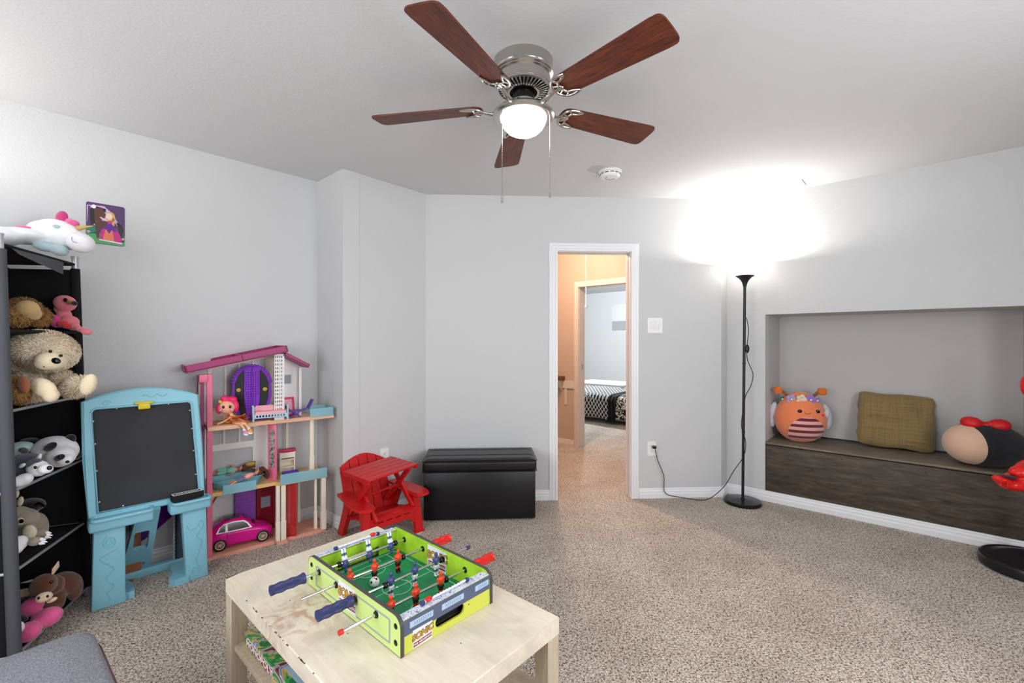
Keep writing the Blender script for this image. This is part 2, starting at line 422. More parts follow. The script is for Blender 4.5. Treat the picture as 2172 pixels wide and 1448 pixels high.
# hall
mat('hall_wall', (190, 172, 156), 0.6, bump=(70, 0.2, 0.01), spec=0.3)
HD = 4.566
hl, hr = dn(HD, -4.13), dn(HD, -1.33); h_in = Vector((0.55, 4.6))
HN0 = -3.038 + 4.13; HN1 = -2.375 + 4.13; HZ1 = 1.915
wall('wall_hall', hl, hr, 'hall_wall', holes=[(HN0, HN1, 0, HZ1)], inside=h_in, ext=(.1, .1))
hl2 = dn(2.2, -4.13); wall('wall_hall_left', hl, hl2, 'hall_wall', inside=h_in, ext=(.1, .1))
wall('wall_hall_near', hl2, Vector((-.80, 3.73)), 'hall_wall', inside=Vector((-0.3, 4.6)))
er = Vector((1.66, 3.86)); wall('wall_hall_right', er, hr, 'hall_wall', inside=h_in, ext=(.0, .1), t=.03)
dH, oH = frame2(hl, hr, h_in)
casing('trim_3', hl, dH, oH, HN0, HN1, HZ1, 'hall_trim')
MH = Matrix(((dH.x, oH.x, 0, hl.x), (dH.y, oH.y, 0, hl.y), (0, 0, 1, 0), (0, 0, 0, 1)))
mb = MB(); mb.b2((HN0, 0, 0), (HN0 + .004, .12, HZ1), 0, MH); mb.b2((HN1 - .004, 0, 0), (HN1, .12, HZ1), 0, MH); mb.b2((HN0, 0, HZ1 - .004), (HN1, .12, HZ1), 0, MH)
mb.mi = 1; mb.b2((HN0 + .0035, .05, .93), (HN0 + .0055, .085, 1.0), 0, MH)
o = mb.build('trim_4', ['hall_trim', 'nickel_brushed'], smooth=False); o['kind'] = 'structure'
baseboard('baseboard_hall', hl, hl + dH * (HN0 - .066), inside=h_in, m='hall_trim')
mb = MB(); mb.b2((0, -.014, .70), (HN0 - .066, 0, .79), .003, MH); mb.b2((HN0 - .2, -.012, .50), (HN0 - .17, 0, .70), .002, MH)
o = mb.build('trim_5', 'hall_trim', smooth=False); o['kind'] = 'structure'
# bedroom
BD0, BD1, BN0, BN1 = HD + .12, 9.685, -8.2, -1.45; b_in = dn(7, -4.5)
wall('wall_bedroom_far', dn(BD1, BN0), dn(BD1, BN1), inside=b_in, ext=(.1, .1)); wall('wall_bedroom_left', dn(BD0, BN0), dn(BD1, BN0), inside=b_in, ext=(.2, 0))
wall('wall_bedroom_right', dn(BD0, BN1), dn(BD1, BN1), inside=b_in, ext=(.2, 0)); wall('wall_bedroom_near', dn(BD0 + .002, BN0), dn(BD0 + .002, -4.2), inside=b_in, t=.1)
# ------------------------------------------------------------------ ceiling fan
FAN = Vector((0.048, 1.90, H))
fan = thing('ceiling_fan', 'flush mount ceiling fan with five reddish wood blades and a lit glass bowl', 'fan', FAN)
mb = MB()
mb.lathe([(.0, 0), (.123, 0), (.123, -.044), (.121, -.047), (.124, -.051), (.124, -.056), (.119, -.060), (.119, -.064), (.116, -.067), (.112, -.070), (.111, -.098), (.113, -.101), (.113, -.106), (.108, -.109)], 64)
mb.build('motor_housing', 'nickel', fan, ang=25)
mb = MB(); mb.lathe([(.108, -.105), (.098, -.112), (.06, -.118), (.0, -.118)], 48); mb.build('motor', 'black_matte', fan)
mb = MB()
for i in range(36):
    a = 2 * PI * i / 36; M = rotm((0, 0, a))
    mb.box((.084, 0, -.1175), (.044, .0065, .005), .0015, M, 1, rot=(0, R(-12), 0))
mb.lathe([(.111, -.106), (.111, -.114), (.104, -.117), (.103, -.110), (.111, -.106)], 48); mb.lathe([(.066, -.118), (.066, -.128), (.058, -.128), (.058, -.118), (.066, -.118)], 40)
mb.build('vent_ring', 'nickel', fan)
mb = MB(); mb.lathe([(.045, -.115), (.045, -.168), (.04, -.172)], 32); mb.build('motor_hub', 'black_gloss', fan)
mb = MB(); mb.lathe([(.0, -.165), (.050, -.165), (.050, -.198), (.054, -.200), (.09, -.203), (.118, -.209), (.128, -.219), (.129, -.228), (.122, -.236), (.104, -.240), (.096, -.238), (.095, -.228)], 56)
mb.build('light_fitter', 'nickel', fan, ang=30)
mb = MB(); mb.lathe([(.095, -.230), (.094, -.243), (.090, -.257), (.081, -.272), (.066, -.287), (.046, -.298), (.025, -.303), (.001, -.305)], 40); mb.build('glass_bowl', 'bulb_glass', fan)
# blade (x radial)
def blade_outline(k=10):
    x0, x1, w0, w1 = .175, .662, .052, .070; pts = []
    for i in range(k + 1):            # tip, rounded corners
        t = i / k; a = PI / 2 - PI * t
        ex = 0.45; ca, sa = math.cos(a), math.sin(a)
        pts.append((x1 - .045 + .045 * abs(ca) ** ex * (1 if ca >= 0 else -1), w1 * abs(sa) ** ex * (1 if sa >= 0 else -1)))
    for i in range(k + 1):
        t = i / k; a = -PI / 2 - PI * t; ex = 0.7; ca, sa = math.cos(a), math.sin(a)
        pts.append((x0 + .05 + .05 * abs(ca) ** ex * (1 if ca >= 0 else -1), w0 * abs(sa) ** ex * (1 if sa >= 0 else -1)))
    return pts[::-1]
blade_me = MB().plate(blade_outline(), (), .006)
def bracket():
    mb = MB(); z = -.006
    out = [(.262, .050, z), (.232, .055, z), (.200, .048, z), (.181, .026, z), (.176, 0, z), (.181, -.026, z), (.200, -.048, z), (.232, -.055, z), (.262, -.050, z)]
    inn = [(.262, .050, z), (.236, .036, z), (.216, .030, z), (.208, .012, z), (.214, 0, z), (.208, -.012, z), (.216, -.030, z), (.236, -.036, z), (.262, -.050, z)]
    mb.tube(spline(out, 5), .0058, 8, flat=0.7); mb.tube(spline(inn, 5), .0048, 8, flat=0.7)
    for s in (1, -1): mb.tube([(.185, .022 * s, z), (.209, .010 * s, z)], .0042, 8); mb.tube([(.203, .046 * s, z), (.218, .031 * s, z)], .004, 8)
    mb.tube(spline([(.045, 0, .012), (.07, 0, -.016), (.11, 0, -.022), (.15, 0, -.014), (.182, 0, -.006), (.21, 0, -.006)], 6), [.011] * 6 + [.012] * 12 + [.009] * 13, 10, flat=0.75)
    return mb
BZ = -.185
first = None
for i in range(5):
    a = R(25 + 72 * i)
    rot = Matrix.Rotation(a, 4, 'Z') @ Matrix.Rotation(R(-11), 4, 'X')
    if first is None:
        b = blade_me.build('blade', 'blade_wood', fan, ang=30); br = bracket().build('blade_bracket', 'nickel', b); first = (b, br)
    else:
        b = link('blade', first[0].data, fan); br = link('blade_bracket', first[1].data, b)
    b.matrix_local = Matrix.Translation((0, 0, BZ)) @ rot
for (x, y, zend) in ((-.088, -.06, 1.868), (.108, -.03, 1.898)):
    mb = MB(); z1 = zend - H
    mb.tube([(x, y, -.222), (x, y, z1)], .0013, 6)
    k = int((-.222 - z1) / .008)
    for j in range(k): mb.ell((x, y, z1 + .008 * j), .002, nu=6, nv=4)
    c = mb.build('pull_chain', 'nickel', fan)
    MB().lathe([(.0005, 0), (.004, -.002), (.0035, -.02), (.0055, -.026), (.0055, -.03), (.0005, -.031)], 12, Matrix.Translation((x, y, z1))).build('pull_knob', 'nickel', c)

# ------------------------------------------------------------------ smoke detector, ceiling vent
sd = thing('smoke_detector', 'round white smoke detector on the ceiling beyond the fan', 'smoke detector', (0.672, 3.12, H))
MB().lathe([(0, 0), (.076, 0), (.078, -.006), (.076, -.012), (.068, -.014), (.068, -.020), (.066, -.036), (.06, -.044), (.045, -.047), (0, -.048)], 40).build('body', 'white_plastic', sd, ang=30)
mb = MB()
for i in range(12):
    a = 2 * PI * i / 12
    mb.box((.0675 * math.cos(a), .0675 * math.sin(a), -.0235), (.003, .024, .0045), 0, rot=(0, 0, a))
mb.tube([(.03 * math.cos(t / 10), .03 * math.sin(t / 10), -.0478) for t in range(0, 50, 4)], .0012, 5)
mb.build('slots', 'slot', sd)
MB().lathe([(.012, -.046), (.012, -.050), (.0, -.050)], 20, Matrix.Translation((-.01, -.02, 0))).build('test_button', 'white_plastic', sd)
vt = thing('ceiling_vent', 'white ceiling air register beside the right wall above the floor lamp', 'vent', (2.02, 3.44, H), (0, 0, R(48)))
mb = MB(); mb.plate(rect(-.08, -.16, .08, .16), [rect(-.055, -.135, .055, .135)], .008, Matrix.Translation((0, 0, -.008))); mb.build('frame', 'white_plastic', vt)
for i in range(9): MB().box((-.048 + .012 * i, 0, -.006), (.009, .268, .0015), 0, rot=(0, R(35), 0)).build('slat', 'white_plastic', vt)

# ------------------------------------------------------------------ floor lamps
def torchiere(loc, label, power, lean=0.0, cord=None, rot=0):
    t = thing('floor_lamp', label, 'floor lamp', loc, (0, lean, rot), 'torchiere floor lamps')
    b = MB().lathe([(0, 0), (.132, 0), (.136, .006), (.136, .020), (.130, .027), (.02, .034), (.012, .042), (0, .042)], 48).build('base', 'black_gloss', t, ang=30)
    mb = MB()
    for (a, c) in ((.04, .56), (.56, 1.10), (1.10, 1.725)): mb.cyl((0, 0, a), (0, 0, c), .0105, n=16)
    for z in (.56, 1.10): mb.cyl((0, 0, z - .006), (0, 0, z + .006), .0125, n=16)
    mb.build('pole', 'black_satin', t)
    MB().lathe([(.012, 1.70), (.014, 1.712), (.018, 1.73), (.028, 1.752), (.045, 1.772), (.066, 1.786), (.07, 1.790), (.067, 1.790), (.0, 1.78)], 32).build('cup', 'black_satin', t, ang=50)
    MB().lathe([(.06, 1.784), (.098, 1.806), (.128, 1.838), (.148, 1.88), (.152, 1.90), (.1485, 1.90), (.1445, 1.881), (.1245, 1.841), (.095, 1.810), (.058, 1.789)], 40).build('shade', 'lamp_bowl', t, ang=60)
    MB().lathe([(.014, 1.78), (.016, 1.795), (.028, 1.81), (.030, 1.825), (.020, 1.842), (.001, 1.847)], 20).build('bulb', 'bulb', t)
    l = light('floor_lamp_light', 'POINT', (0, 0, 1.876), power, (1.0, 0.97, 0.94), .024); l.parent = t
    return t
LX, LY = 1.818, 3.585
lamp = torchiere((LX, LY, 0), 'black torchiere floor lamp with lit white bowl beside the dark wooden bench', 19, lean=0.0095)
pl2 = dn(-.78, ROOM_N0 + .34)
torchiere((pl2.x, pl2.y, 0), 'black torchiere floor lamp standing behind the fabric shelf unit against left wall', 28)
# its cord, down the pole, over the floor and up to the outlet of the door wall
def wallpt(u, v, gap=0.006):
    r = (u - CX) / F_PX; p, d = pD, dD; s = (r * p.y - p.x) / (d.x - r * d.y); q = p + d * s - oD * gap
    return Vector((q.x, q.y, EYE + (HZ - v) / F_PX * q.y))
mb = MB()
pth = [(LX + .024, LY - .012, 1.46), (LX + .035, LY - .02, 1.36), (LX + .026, LY - .016, 1.235), (LX + .03, LY - .014, 1.13), (LX + .07, LY - .02, 1.02), (LX + .055, LY - .02, .93), (LX + .012, LY - .018, .84),
       (LX - .012, LY - .018, .70), (LX - .018, LY - .018, .60), (LX + .014, LY - .02, .48), (LX - .005, LY - .02, .37), (LX - .07, LY - .005, .26), (LX - .14, LY + .01, .13), (LX - .24, LY + .03, .03), (LX - .32, LY + .045, .008), (LX - .45, LY + .07, .02), (LX - .58, LY + .09, .05)]
e1 = wallpt(1405, 1010, .03); e2 = wallpt(1392, 975, .03); e3 = wallpt(1386, 949, .03)
pth += [tuple(e1), tuple(e2), tuple(e3)]
cd = mb.tube(spline(pth, 6), .0032, 6).build('cord', 'black_satin', lamp); cd.matrix_parent_inverse = lamp.matrix_basis.inverted() if False else cd.matrix_parent_inverse
lm = Matrix.Translation(lamp.location) @ Euler(lamp.rotation_euler).to_matrix().to_4x4()
cd.data.transform(lm.inverted())
sw = MB().ell((LX + .026, LY - .019, 1.215), (.016, .012, .034), nu=14, nv=10).build('inline_switch', 'black_satin', lamp); sw.data.transform(lm.inverted())
pg = MB().box(tuple(e3 + Vector((-.004, 0, .004))), (.026, .03, .022), .004).build('plug', 'black_gloss', lamp); pg.data.transform(lm.inverted())

# ------------------------------------------------------------------ switch, outlets, card
def wall_frame(p, d, o, s, z):   # local x along wall, y up, z out of the wall into the room
    q = p + d * s
    return Matrix(((d.x, 0, -o.x, q.x), (d.y, 0, -o.y, q.y), (0, 1, 0, z), (0, 0, 0, 1)))
def s_of(u, p, d):
    r = (u - CX) / F_PX; return (r * p.y - p.x) / (d.x - r * d.y)
def place(o, M): o.matrix_world = M; return o
s = s_of(1389, pD, dD); Y = (pD + dD * s).y
swt = thing('light_switch', 'white double rocker light switch plate right of the doorway', 'light switch'); place(swt, wall_frame(pD, dD, oD, s, EYE + (HZ - 690) / F_PX * Y))
MB().plate(rr2(-.062, -.062, .062, .062, .006), (), .005).build('plate', 'white_plastic', swt)
for x in (-.023, .023):
    r_ = MB().box((x, 0, .006), (.034, .067, .006), .002, rot=(R(4), 0, 0)).build('rocker', 'white_plastic', swt)
def outlet(p, d, o, u, v, label):
    s = s_of(u, p, d); Y = (p + d * s).y
    t = thing('wall_outlet', label, 'outlet', group='wall outlets'); place(t, wall_frame(p, d, o, s, EYE + (HZ - v) / F_PX * Y))
    MB().plate(rr2(-.036, -.058, .036, .058, .005), (), .005).build('plate', 'white_plastic', t)
    for y in (-.02, .02):
        f = MB().plate(rr2(-.016, y - .0145, .016, y + .0145, .009), (), .0075).build('socket', 'white_plastic', t)
        mb = MB(); mb.box((-.006, y + .003, .0076), (.0022, .009, .001)); mb.box((.006, y + .003, .0076), (.0022, .007, .001)); mb.cyl((0, y - .007, .007), (0, y - .007, .0081), .0025, n=8)
        mb.build('slots', 'slot', f)
outlet(pD, dD, oD, 1382, 951, 'white wall outlet with a black plug beside the doorway')
dL, oL = frame2(pC, pD)
outlet(pC, dL, oL, 815, 967, 'white wall outlet behind the red toy chair')
# princess card: a flat print on the left wall
dW, oW = frame2(p_rl, pB)
for n_, c_ in (('card_purple', (86, 58, 104)), ('card_lilac', (205, 170, 214)), ('card_green', (84, 168, 96)), ('card_teal', (20, 130, 112)), ('card_brown', (92, 54, 46)), ('card_black', (34, 28, 38)), ('card_skin', (238, 212, 196)),
               ('card_blond', (214, 170, 96)), ('card_magenta', (206, 36, 138)), ('card_orange', (240, 128, 92)), ('card_violet', (98, 28, 150)), ('card_white', (240, 240, 242)), ('card_pink', (236, 150, 190))): mat(n_, c_, 0.35)
s0 = s_of(182.5, p_rl, dW); s1 = s_of(264.5, p_rl, dW); sm = (s0 + s1) / 2; cw = s1 - s0; Ym = (p_rl + dW * sm).y
ch = 85 / F_PX * Ym
card = thing('picture_card', 'square picture card of a princess hugging a brown horse, stuck to the left wall', 'picture card')
place(card, wall_frame(p_rl, dW, oW, sm, EYE + (HZ - 476) / F_PX * Ym))
W2, H2 = cw / 2, ch / 2
MB().plate(rr2(-W2, -H2, W2, H2, .01), (), .002).build('card_board', 'card_purple', card)
def patch(name, pts, m, lv):
    MB().plate([((x - .5) * cw, (.5 - y) * ch) for (x, y) in pts], (), .0022 + .0003 * lv).build(name, m, card, smooth=False)
def blob(cx, cy, rx, ry, n=14): return [(cx + rx * math.cos(2 * PI * i / n), cy + ry * math.sin(2 * PI * i / n)) for i in range(n)]
patch('sky_patch', [(.02, .08), (.45, .05), (.66, .2), (.82, .42), (.78, .6), (.3, .6), (.02, .5)], 'card_lilac', 1)
patch('tree', [(.05, .1), (.1, .1), (.2, .6), (.02, .6)], 'card_purple', 2)
patch('tree', [(.86, .08), (.98, .08), (.98, .9), (.86, .9), (.8, .45)], 'card_purple', 2)
patch('grass', [(.0, .78), (.2, .72), (.7, .76), (1, .74), (1, .99), (0, .99)], 'card_green', 2)
patch('pond', [(.0, .58), (.26, .55), (.27, .76), (.0, .78)], 'card_teal', 2)
patch('horse_mane', [(.1, .16), (.22, .08), (.5, .12), (.5, .2), (.3, .2), (.26, .5), (.12, .56), (.08, .32)], 'card_black', 3)
patch('horse', [(.2, .14), (.4, .12), (.5, .26), (.46, .36), (.36, .34), (.4, .42), (.72, .42), (.84, .56), (.6, .62), (.34, .6), (.33, .86), (.26, .86), (.22, .55)], 'card_brown', 4)
patch('horse_tail', [(.76, .42), (.9, .44), (.96, .6), (.9, .8), (.84, .72), (.84, .55)], 'card_black', 4)
patch('hair', blob(.62, .3, .12, .13), 'card_blond', 5); patch('hair', [(.68, .3), (.74, .36), (.72, .52), (.64, .5)], 'card_blond', 5)
patch('face', blob(.58, .29, .085, .08), 'card_skin', 6); patch('arm', [(.34, .35), (.36, .33), (.56, .4), (.62, .4), (.58, .44)], 'card_skin', 6)
patch('bodice', [(.54, .4), (.66, .4), (.65, .5), (.55, .5)], 'card_magenta', 6)
patch('gown', [(.52, .5), (.68, .5), (.86, .7), (.93, .92), (.33, .88), (.38, .66)], 'card_magenta', 7)
patch('gown_front', [(.5, .58), (.66, .6), (.72, .9), (.42, .88)], 'card_orange', 8)
patch('overskirt', [(.54, .48), (.66, .48), (.78, .6), (.74, .68), (.66, .62), (.58, .72), (.5, .62), (.42, .62)], 'card_violet', 9)
patch('gown_hem', [(.33, .88), (.93, .92), (.92, .95), (.33, .91)], 'card_white', 9)
patch('flower', blob(.19, .1, .06, .05, 8), 'card_white', 6); patch('flower', blob(.06, .73, .05, .03, 8), 'card_pink', 6); patch('flower', blob(.95, .82, .04, .03, 8), 'card_pink', 6)
# hall pull cord, shelf end
hc = thing('attic_pull_cord', 'thin white pull cord with small knob hanging in the orange hall', 'pull cord', (at(1243, 600, 4.75).x, 4.75, H))
MB().tube([(0, 0, 0), (0, 0, at(1243, 645, 4.75).z - H)], .003, 6).build('string', 'white_plastic', hc)
MB().lathe([(.001, .015), (.009, .01), (.014, -.02), (.012, -.026), (.001, -.026)], 12, Matrix.Translation((0, 0, at(1243, 648, 4.75).z - H))).build('knob', 'white_plastic', hc)
mat('shelf_brown', (96, 62, 40), .5)
hs = thing('hall_shelf', 'short brown wooden wall shelf end in the hall', 'shelf'); place(hs, wall_frame(hl, dH, oH, HN0 - .36, .80))
MB().b2((-.16, 0, 0), (.16, .045, .16), .004).build('shelf_board', 'shelf_brown', hs)
for x in (-.1, .1): MB().plate([(0, 0), (0, -.14), (.12, 0)], (), .02, Matrix.Translation((x, 0, 0)) @ Matrix(((0, 0, 1, 0), (0, 1, 0, 0), (1, 0, 0, 0), (0, 0, 0, 1)))).build('bracket', 'hall_trim', hs)
# hall and bedroom ceiling lamps
def dome(p, label, power, color, m):
    t = thing('ceiling_light', label, 'ceiling light', (p[0], p[1], H), group='dome ceiling lights')
    MB().lathe([(0, 0), (.15, 0), (.15, -.02), (.14, -.025)], 32).build('base', 'white_plastic', t)
    MB().lathe([(.14, -.022), (.135, -.05), (.11, -.08), (.06, -.1), (.001, -.106)], 32).build('dome', m, t)
    l = light('ceiling_light_bulb', 'POINT', (0, 0, -.13), power, color, .06); l.parent = t
mat('dome_warm', (255, 226, 196), .4, emit=3.0); mat('dome_cool', (245, 250, 255), .4, emit=5.0)
dome((.42, 4.62), 'warm dome ceiling light of the hall', 72, (1.0, .66, .48), 'dome_warm')
bp_ = dn(7.2, -4.6); dome((bp_.x, bp_.y), 'cool dome ceiling light of the bedroom', 290, (.86, .93, 1.0), 'dome_cool')

# ------------------------------------------------------------------ bedroom furniture (bed, side table, wall picture)
def quilt():
    m = bpy.data.materials.new('quilt_lattice'); m.use_nodes = True; MATS['quilt_lattice'] = m
    nt = m.node_tree; b = nt.nodes['Principled BSDF']; b.inputs['Roughness'].default_value = .9
    tc = nt.nodes.new('ShaderNodeTexCoord'); mp = nt.nodes.new('ShaderNodeMapping'); mp.inputs['Rotation'].default_value = (R(45), R(0), R(45)); mp.inputs['Scale'].default_value = (22, 22, 22)
    ck = nt.nodes.new('ShaderNodeTexBrick'); ck.offset = 0; ck.inputs['Color1'].default_value = rgb(22, 22, 26); ck.inputs['Color2'].default_value = rgb(30, 30, 34); ck.inputs['Mortar'].default_value = rgb(220, 218, 214)
    ck.inputs['Scale'].default_value = 1; ck.inputs['Mortar Size'].default_value = .09; ck.inputs['Brick Width'].default_value = 1; ck.inputs['Row Height'].default_value = 1
    nt.links.new(tc.outputs['Object'], mp.inputs[0]); nt.links.new(mp.outputs[0], ck.inputs[0]); nt.links.new(ck.outputs[0], b.inputs['Base Color'])
    m = bpy.data.materials.new('quilt_damask'); m.use_nodes = True; MATS['quilt_damask'] = m
    nt = m.node_tree; b = nt.nodes['Principled BSDF']; b.inputs['Roughness'].default_value = .9
    tc = nt.nodes.new('ShaderNodeTexCoord'); n = nt.nodes.new('ShaderNodeTexNoise'); n.inputs['Scale'].default_value = 11; n.inputs['Detail'].default_value = 1.5; n.inputs['Distortion'].default_value = 2.2
    cr = nt.nodes.new('ShaderNodeValToRGB'); cr.color_ramp.interpolation = 'CONSTANT'; e = cr.color_ramp.elements; e[0].color = rgb(20, 20, 22); e[1].position = .5; e[1].color = rgb(208, 204, 196)
    k = e.new(.62); k.color = rgb(24, 24, 26)
    nt.links.new(tc.outputs['Object'], n.inputs[0]); nt.links.new(n.outputs[0], cr.inputs[0]); nt.links.new(cr.outputs[0], b.inputs['Base Color'])
quilt(); mat('bed_grey', (150, 158, 168), .7); mat('quilt_black', (16, 16, 18), .9)
bed = thing('bed', 'low bed under black and white patterned blankets in the far bedroom', 'bed', (1.728, 6.75, 0), (0, 0, R(-42)))
# local x along front towards the right, y away from viewer
MB().b2((-1.9, .03, .06), (.9, 1.15, .26), .01).build('bed_frame', 'bed_grey', bed)
MB().b2((-1.9, .02, .24), (.9, 1.15, .40), .06, seg=4).build('mattress', 'white_plastic', bed)
def drape(x0, x1, zb, off):
    prof = [(-.02 - off, zb), (-.025 - off, .2), (-.02 - off, .36), (.02, .41 + off), (.1, .425 + off), (.6, .425 + off), (1.16, .42 + off)]
    def fn(u, v):
        k = v * (len(prof) - 1); i = min(int(k), len(prof) - 2); t = k - i
        y = prof[i][0] * (1 - t) + prof[i + 1][0] * t; z = prof[i][1] * (1 - t) + prof[i + 1][1] * t
        return (x0 + (x1 - x0) * u, y + .012 * math.sin(u * 17 + v * 3), z + .008 * math.sin(u * 11 + v * 9))
    mb = MB().grid(fn, 40, 24); return mb
for nm, a, b_, zb, off, m_ in (('blanket', -1.9, -.30, .08, .002, 'quilt_lattice'), ('throw_band', -.34, -.19, .05, .012, 'quilt_black'), ('throw_blanket', -.20, .5, .09, .008, 'quilt_damask')):
    o = drape(a, b_, zb, off).build(nm, m_, bed, ang=None); md = o.modifiers.new('thick', 'SOLIDIFY'); md.thickness = .012; md.offset = 1
tb = dn(7.9, -5.35)
st = thing('side_table', 'low white side table between the bed and the bedroom wall', 'table', (1.83, 8.79, 0), (0, 0, R(-42)))
MB().b2((-.55, -.35, .44), (.55, .35, .48), .006).build('table_top', 'white_plastic', st)
for x in (-.5, .5):
    for y in (-.3, .3): MB().b2((x - .025, y - .025, 0), (x + .025, y + .025, .44), .003).build('leg', 'white_plastic', st)
mat('print_grey', (214, 216, 218), .5); mat('print_dark', (160, 162, 164), .5)
fb, ofb = frame2(dn(BD1, BN0), dn(BD1, BN1), b_in); sp = s_of(1330, dn(BD1, BN0), fb); Yp = (dn(BD1, BN0) + fb * sp).y
pic = thing('wall_picture', 'pale grey unframed print on the far bedroom wall', 'picture'); place(pic, wall_frame(dn(BD1, BN0), fb, ofb, sp, EYE + (HZ - 672) / F_PX * Yp))
MB().b2((-.38, -.30, 0), (.38, .30, .03), .003).build('canvas', 'print_grey', pic)
MB().b2((-.375, -.295, .03), (.375, -.09, .0315)).build('print_ground', 'print_dark', pic)
mat('print_plum', (90, 40, 70), .6); MB().ell((.12, -.04, .032), (.10, .06, .004)).build('print_shape', 'print_plum', pic)

# ------------------------------------------------------------------ window bench
BZT = 0.47
dRx = math.atan2(dR.y, dR.x)
q0 = pF + dR * NS0
bench = thing('storage_bench', 'dark stained wooden storage bench built into the white wall niche', 'bench', (q0.x, q0.y, 0), (0, 0, dRx))
BW = NS1 - NS0
# local: x along the wall to the right, y into the niche
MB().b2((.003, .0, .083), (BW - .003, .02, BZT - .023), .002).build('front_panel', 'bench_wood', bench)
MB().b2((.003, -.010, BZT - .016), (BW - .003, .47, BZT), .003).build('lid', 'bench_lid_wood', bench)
mb = MB(); mb.cyl((.003, .475, BZT + .002), (BW - .003, .475, BZT + .002), .006, n=8); h = mb.build('hinge', 'black_satin', bench)
for x in [.05 + .09 * i for i in range(16)]: MB().box((x, .485, BZT + .004), (.06, .018, .004)).build('hinge_leaf', 'black_satin', h)
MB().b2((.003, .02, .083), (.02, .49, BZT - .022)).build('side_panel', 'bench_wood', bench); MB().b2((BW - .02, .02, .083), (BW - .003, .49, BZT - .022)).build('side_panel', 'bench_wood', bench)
for x, z in ((.05, BZT - .035), (.17, BZT - .038), (.5, BZT - .05), (.95, BZT - .06)): MB().ell((x, -.001, z), (.004, .0015, .004), nu=8, nv=6).build('nail_hole', 'slot', bench)

# ------------------------------------------------------------------ black storage ottoman
mat('leatherette', (15, 15, 18), .33, bump=(240, .25, .004), var=(2.5, .35))
ot = thing('storage_ottoman', 'black faux leather storage ottoman with padded lid against the door wall', 'ottoman', (-.632, 3.198, 0), (0, 0, R(3.4)))
MB().b2((.008, .008, .01), (.802,     .378, .345), .008).build('body', 'leatherette', ot)
mb = MB()
def lidf(x, y):
    e = min(x, .81 - x, y, .388 - y); return .424 + .014 * min(1, e / .04) - .006 * math.exp(-((y - .13) / .008) ** 2) - .005 * math.exp(-((y - .29) / .008) ** 2) - .003 * math.exp(-((x - .405) / .008) ** 2)
mb.box((.405, .193, .388), (.81, .388, .075), .018, seg=4)
mb.grid(lambda u, v: (.012 + .786 * u, .012 + .362 * v, lidf(.012 + .786 * u, .012 + .362 * v)), 60, 50)
lid = mb.build('lid', 'leatherette', ot, ang=60)
mb = MB()
for z in (.352, .424): mb.tube([(p[0], p[1], z) for p in rr2(-.001, -.002, .811, .388, .02, 4)], .0035, 6, closed=True)
mb.build('piping', 'leatherette', lid)

# ------------------------------------------------------------------ coffee table
def table_mat():
    m = MATS['birch'].copy(); m.name = 'birch_scuffed'; MATS['birch_scuffed'] = m; nt = m.node_tree; b = nt.nodes['Principled BSDF']; L = nt.links
    src = b.inputs['Base Color'].links[0].from_socket
    tc = [n for n in nt.nodes if n.type == 'TEX_COORD'][0]
    def blobm(c, r):
        vm = nt.nodes.new('ShaderNodeVectorMath'); vm.operation = 'DISTANCE'; vm.inputs[1].default_value = c; L.new(tc.outputs['Object'], vm.inputs[0])
        mr = nt.nodes.new('ShaderNodeMapRange'); mr.inputs[1].default_value = r; mr.inputs[2].default_value = r * .3; mr.inputs[3].default_value = 0; mr.inputs[4].default_value = 1; L.new(vm.outputs['Value'], mr.inputs[0]); return mr.outputs[0]
    def noi(sc, a, c_, dist):
        n = nt.nodes.new('ShaderNodeTexNoise'); n.inputs['Scale'].default_value = sc; n.inputs['Detail'].default_value = 5; n.inputs['Distortion'].default_value = dist; L.new(tc.outputs['Object'], n.inputs[0])
        mr = nt.nodes.new('ShaderNodeMapRange'); mr.inputs[1].default_value = a; mr.inputs[2].default_value = c_; L.new(n.outputs[0], mr.inputs[0]); return mr.outputs[0]
    def mul(a, c_, k=1.0):
        q = nt.nodes.new('ShaderNodeMath'); q.operation = 'MULTIPLY'; L.new(a, q.inputs[0])
        if c_ is None: q.inputs[1].default_value = k
        else: L.new(c_, q.inputs[1])
        return q.outputs[0]
    def mix(base, col, fac):
        x = nt.nodes.new('ShaderNodeMix'); x.data_type = 'RGBA'; L.new(fac, x.inputs[0]); L.new(base, x.inputs[6]); x.inputs[7].default_value = col; return x.outputs[2]
    st1 = mul(blobm((.40, .08, .48), .17), mul(noi(15, .44, .62, 1.8), None, .58))
    c1 = mix(src, rgb(176, 110, 80), st1)
    st2 = mul(noi(6, .5, .8, .6), None, .35); c2 = mix(c1, rgb(150, 140, 126), st2)
    L.new(c2, b.inputs['Base Color'])
table_mat()
TZ = .48
ct = thing('coffee_table', 'pale birch rectangular coffee table with scuffed top and lower shelf', 'table', (-.967, 1.535, 0), (0, 0, R(-42)))
TLX, TLY = .966, .578
MB().b2((0, 0, TZ - .05), (TLX, TLY, TZ), .0025, seg=1).build('table_top', 'birch_scuffed', ct)
for x in (0.001, TLX - .051):
    for y in (.001, TLY - .051): MB().b2((x, y, 0), (x + .05, y + .05, TZ - .05), .002, seg=1).build('leg', 'birch_leg', ct)
MB().b2((.012, .012, .250), (TLX - .012, TLY - .012, .268), .002, seg=1).build('lower_shelf', 'birch_leg', ct)
mat('edge_chip', (96, 92, 74), .8)
mb = MB(); rc = random.Random(3)
for i in range(22):
    x = .18 + .5 * rc.random() ** 1.3; mb.box((x, .0004, TZ - .0008), (.002 + .011 * rc.random() ** 2, .0018 + .002 * rc.random(), .002), .0005, seg=1, rot=(0, 0, rc.uniform(-.1, .1)))
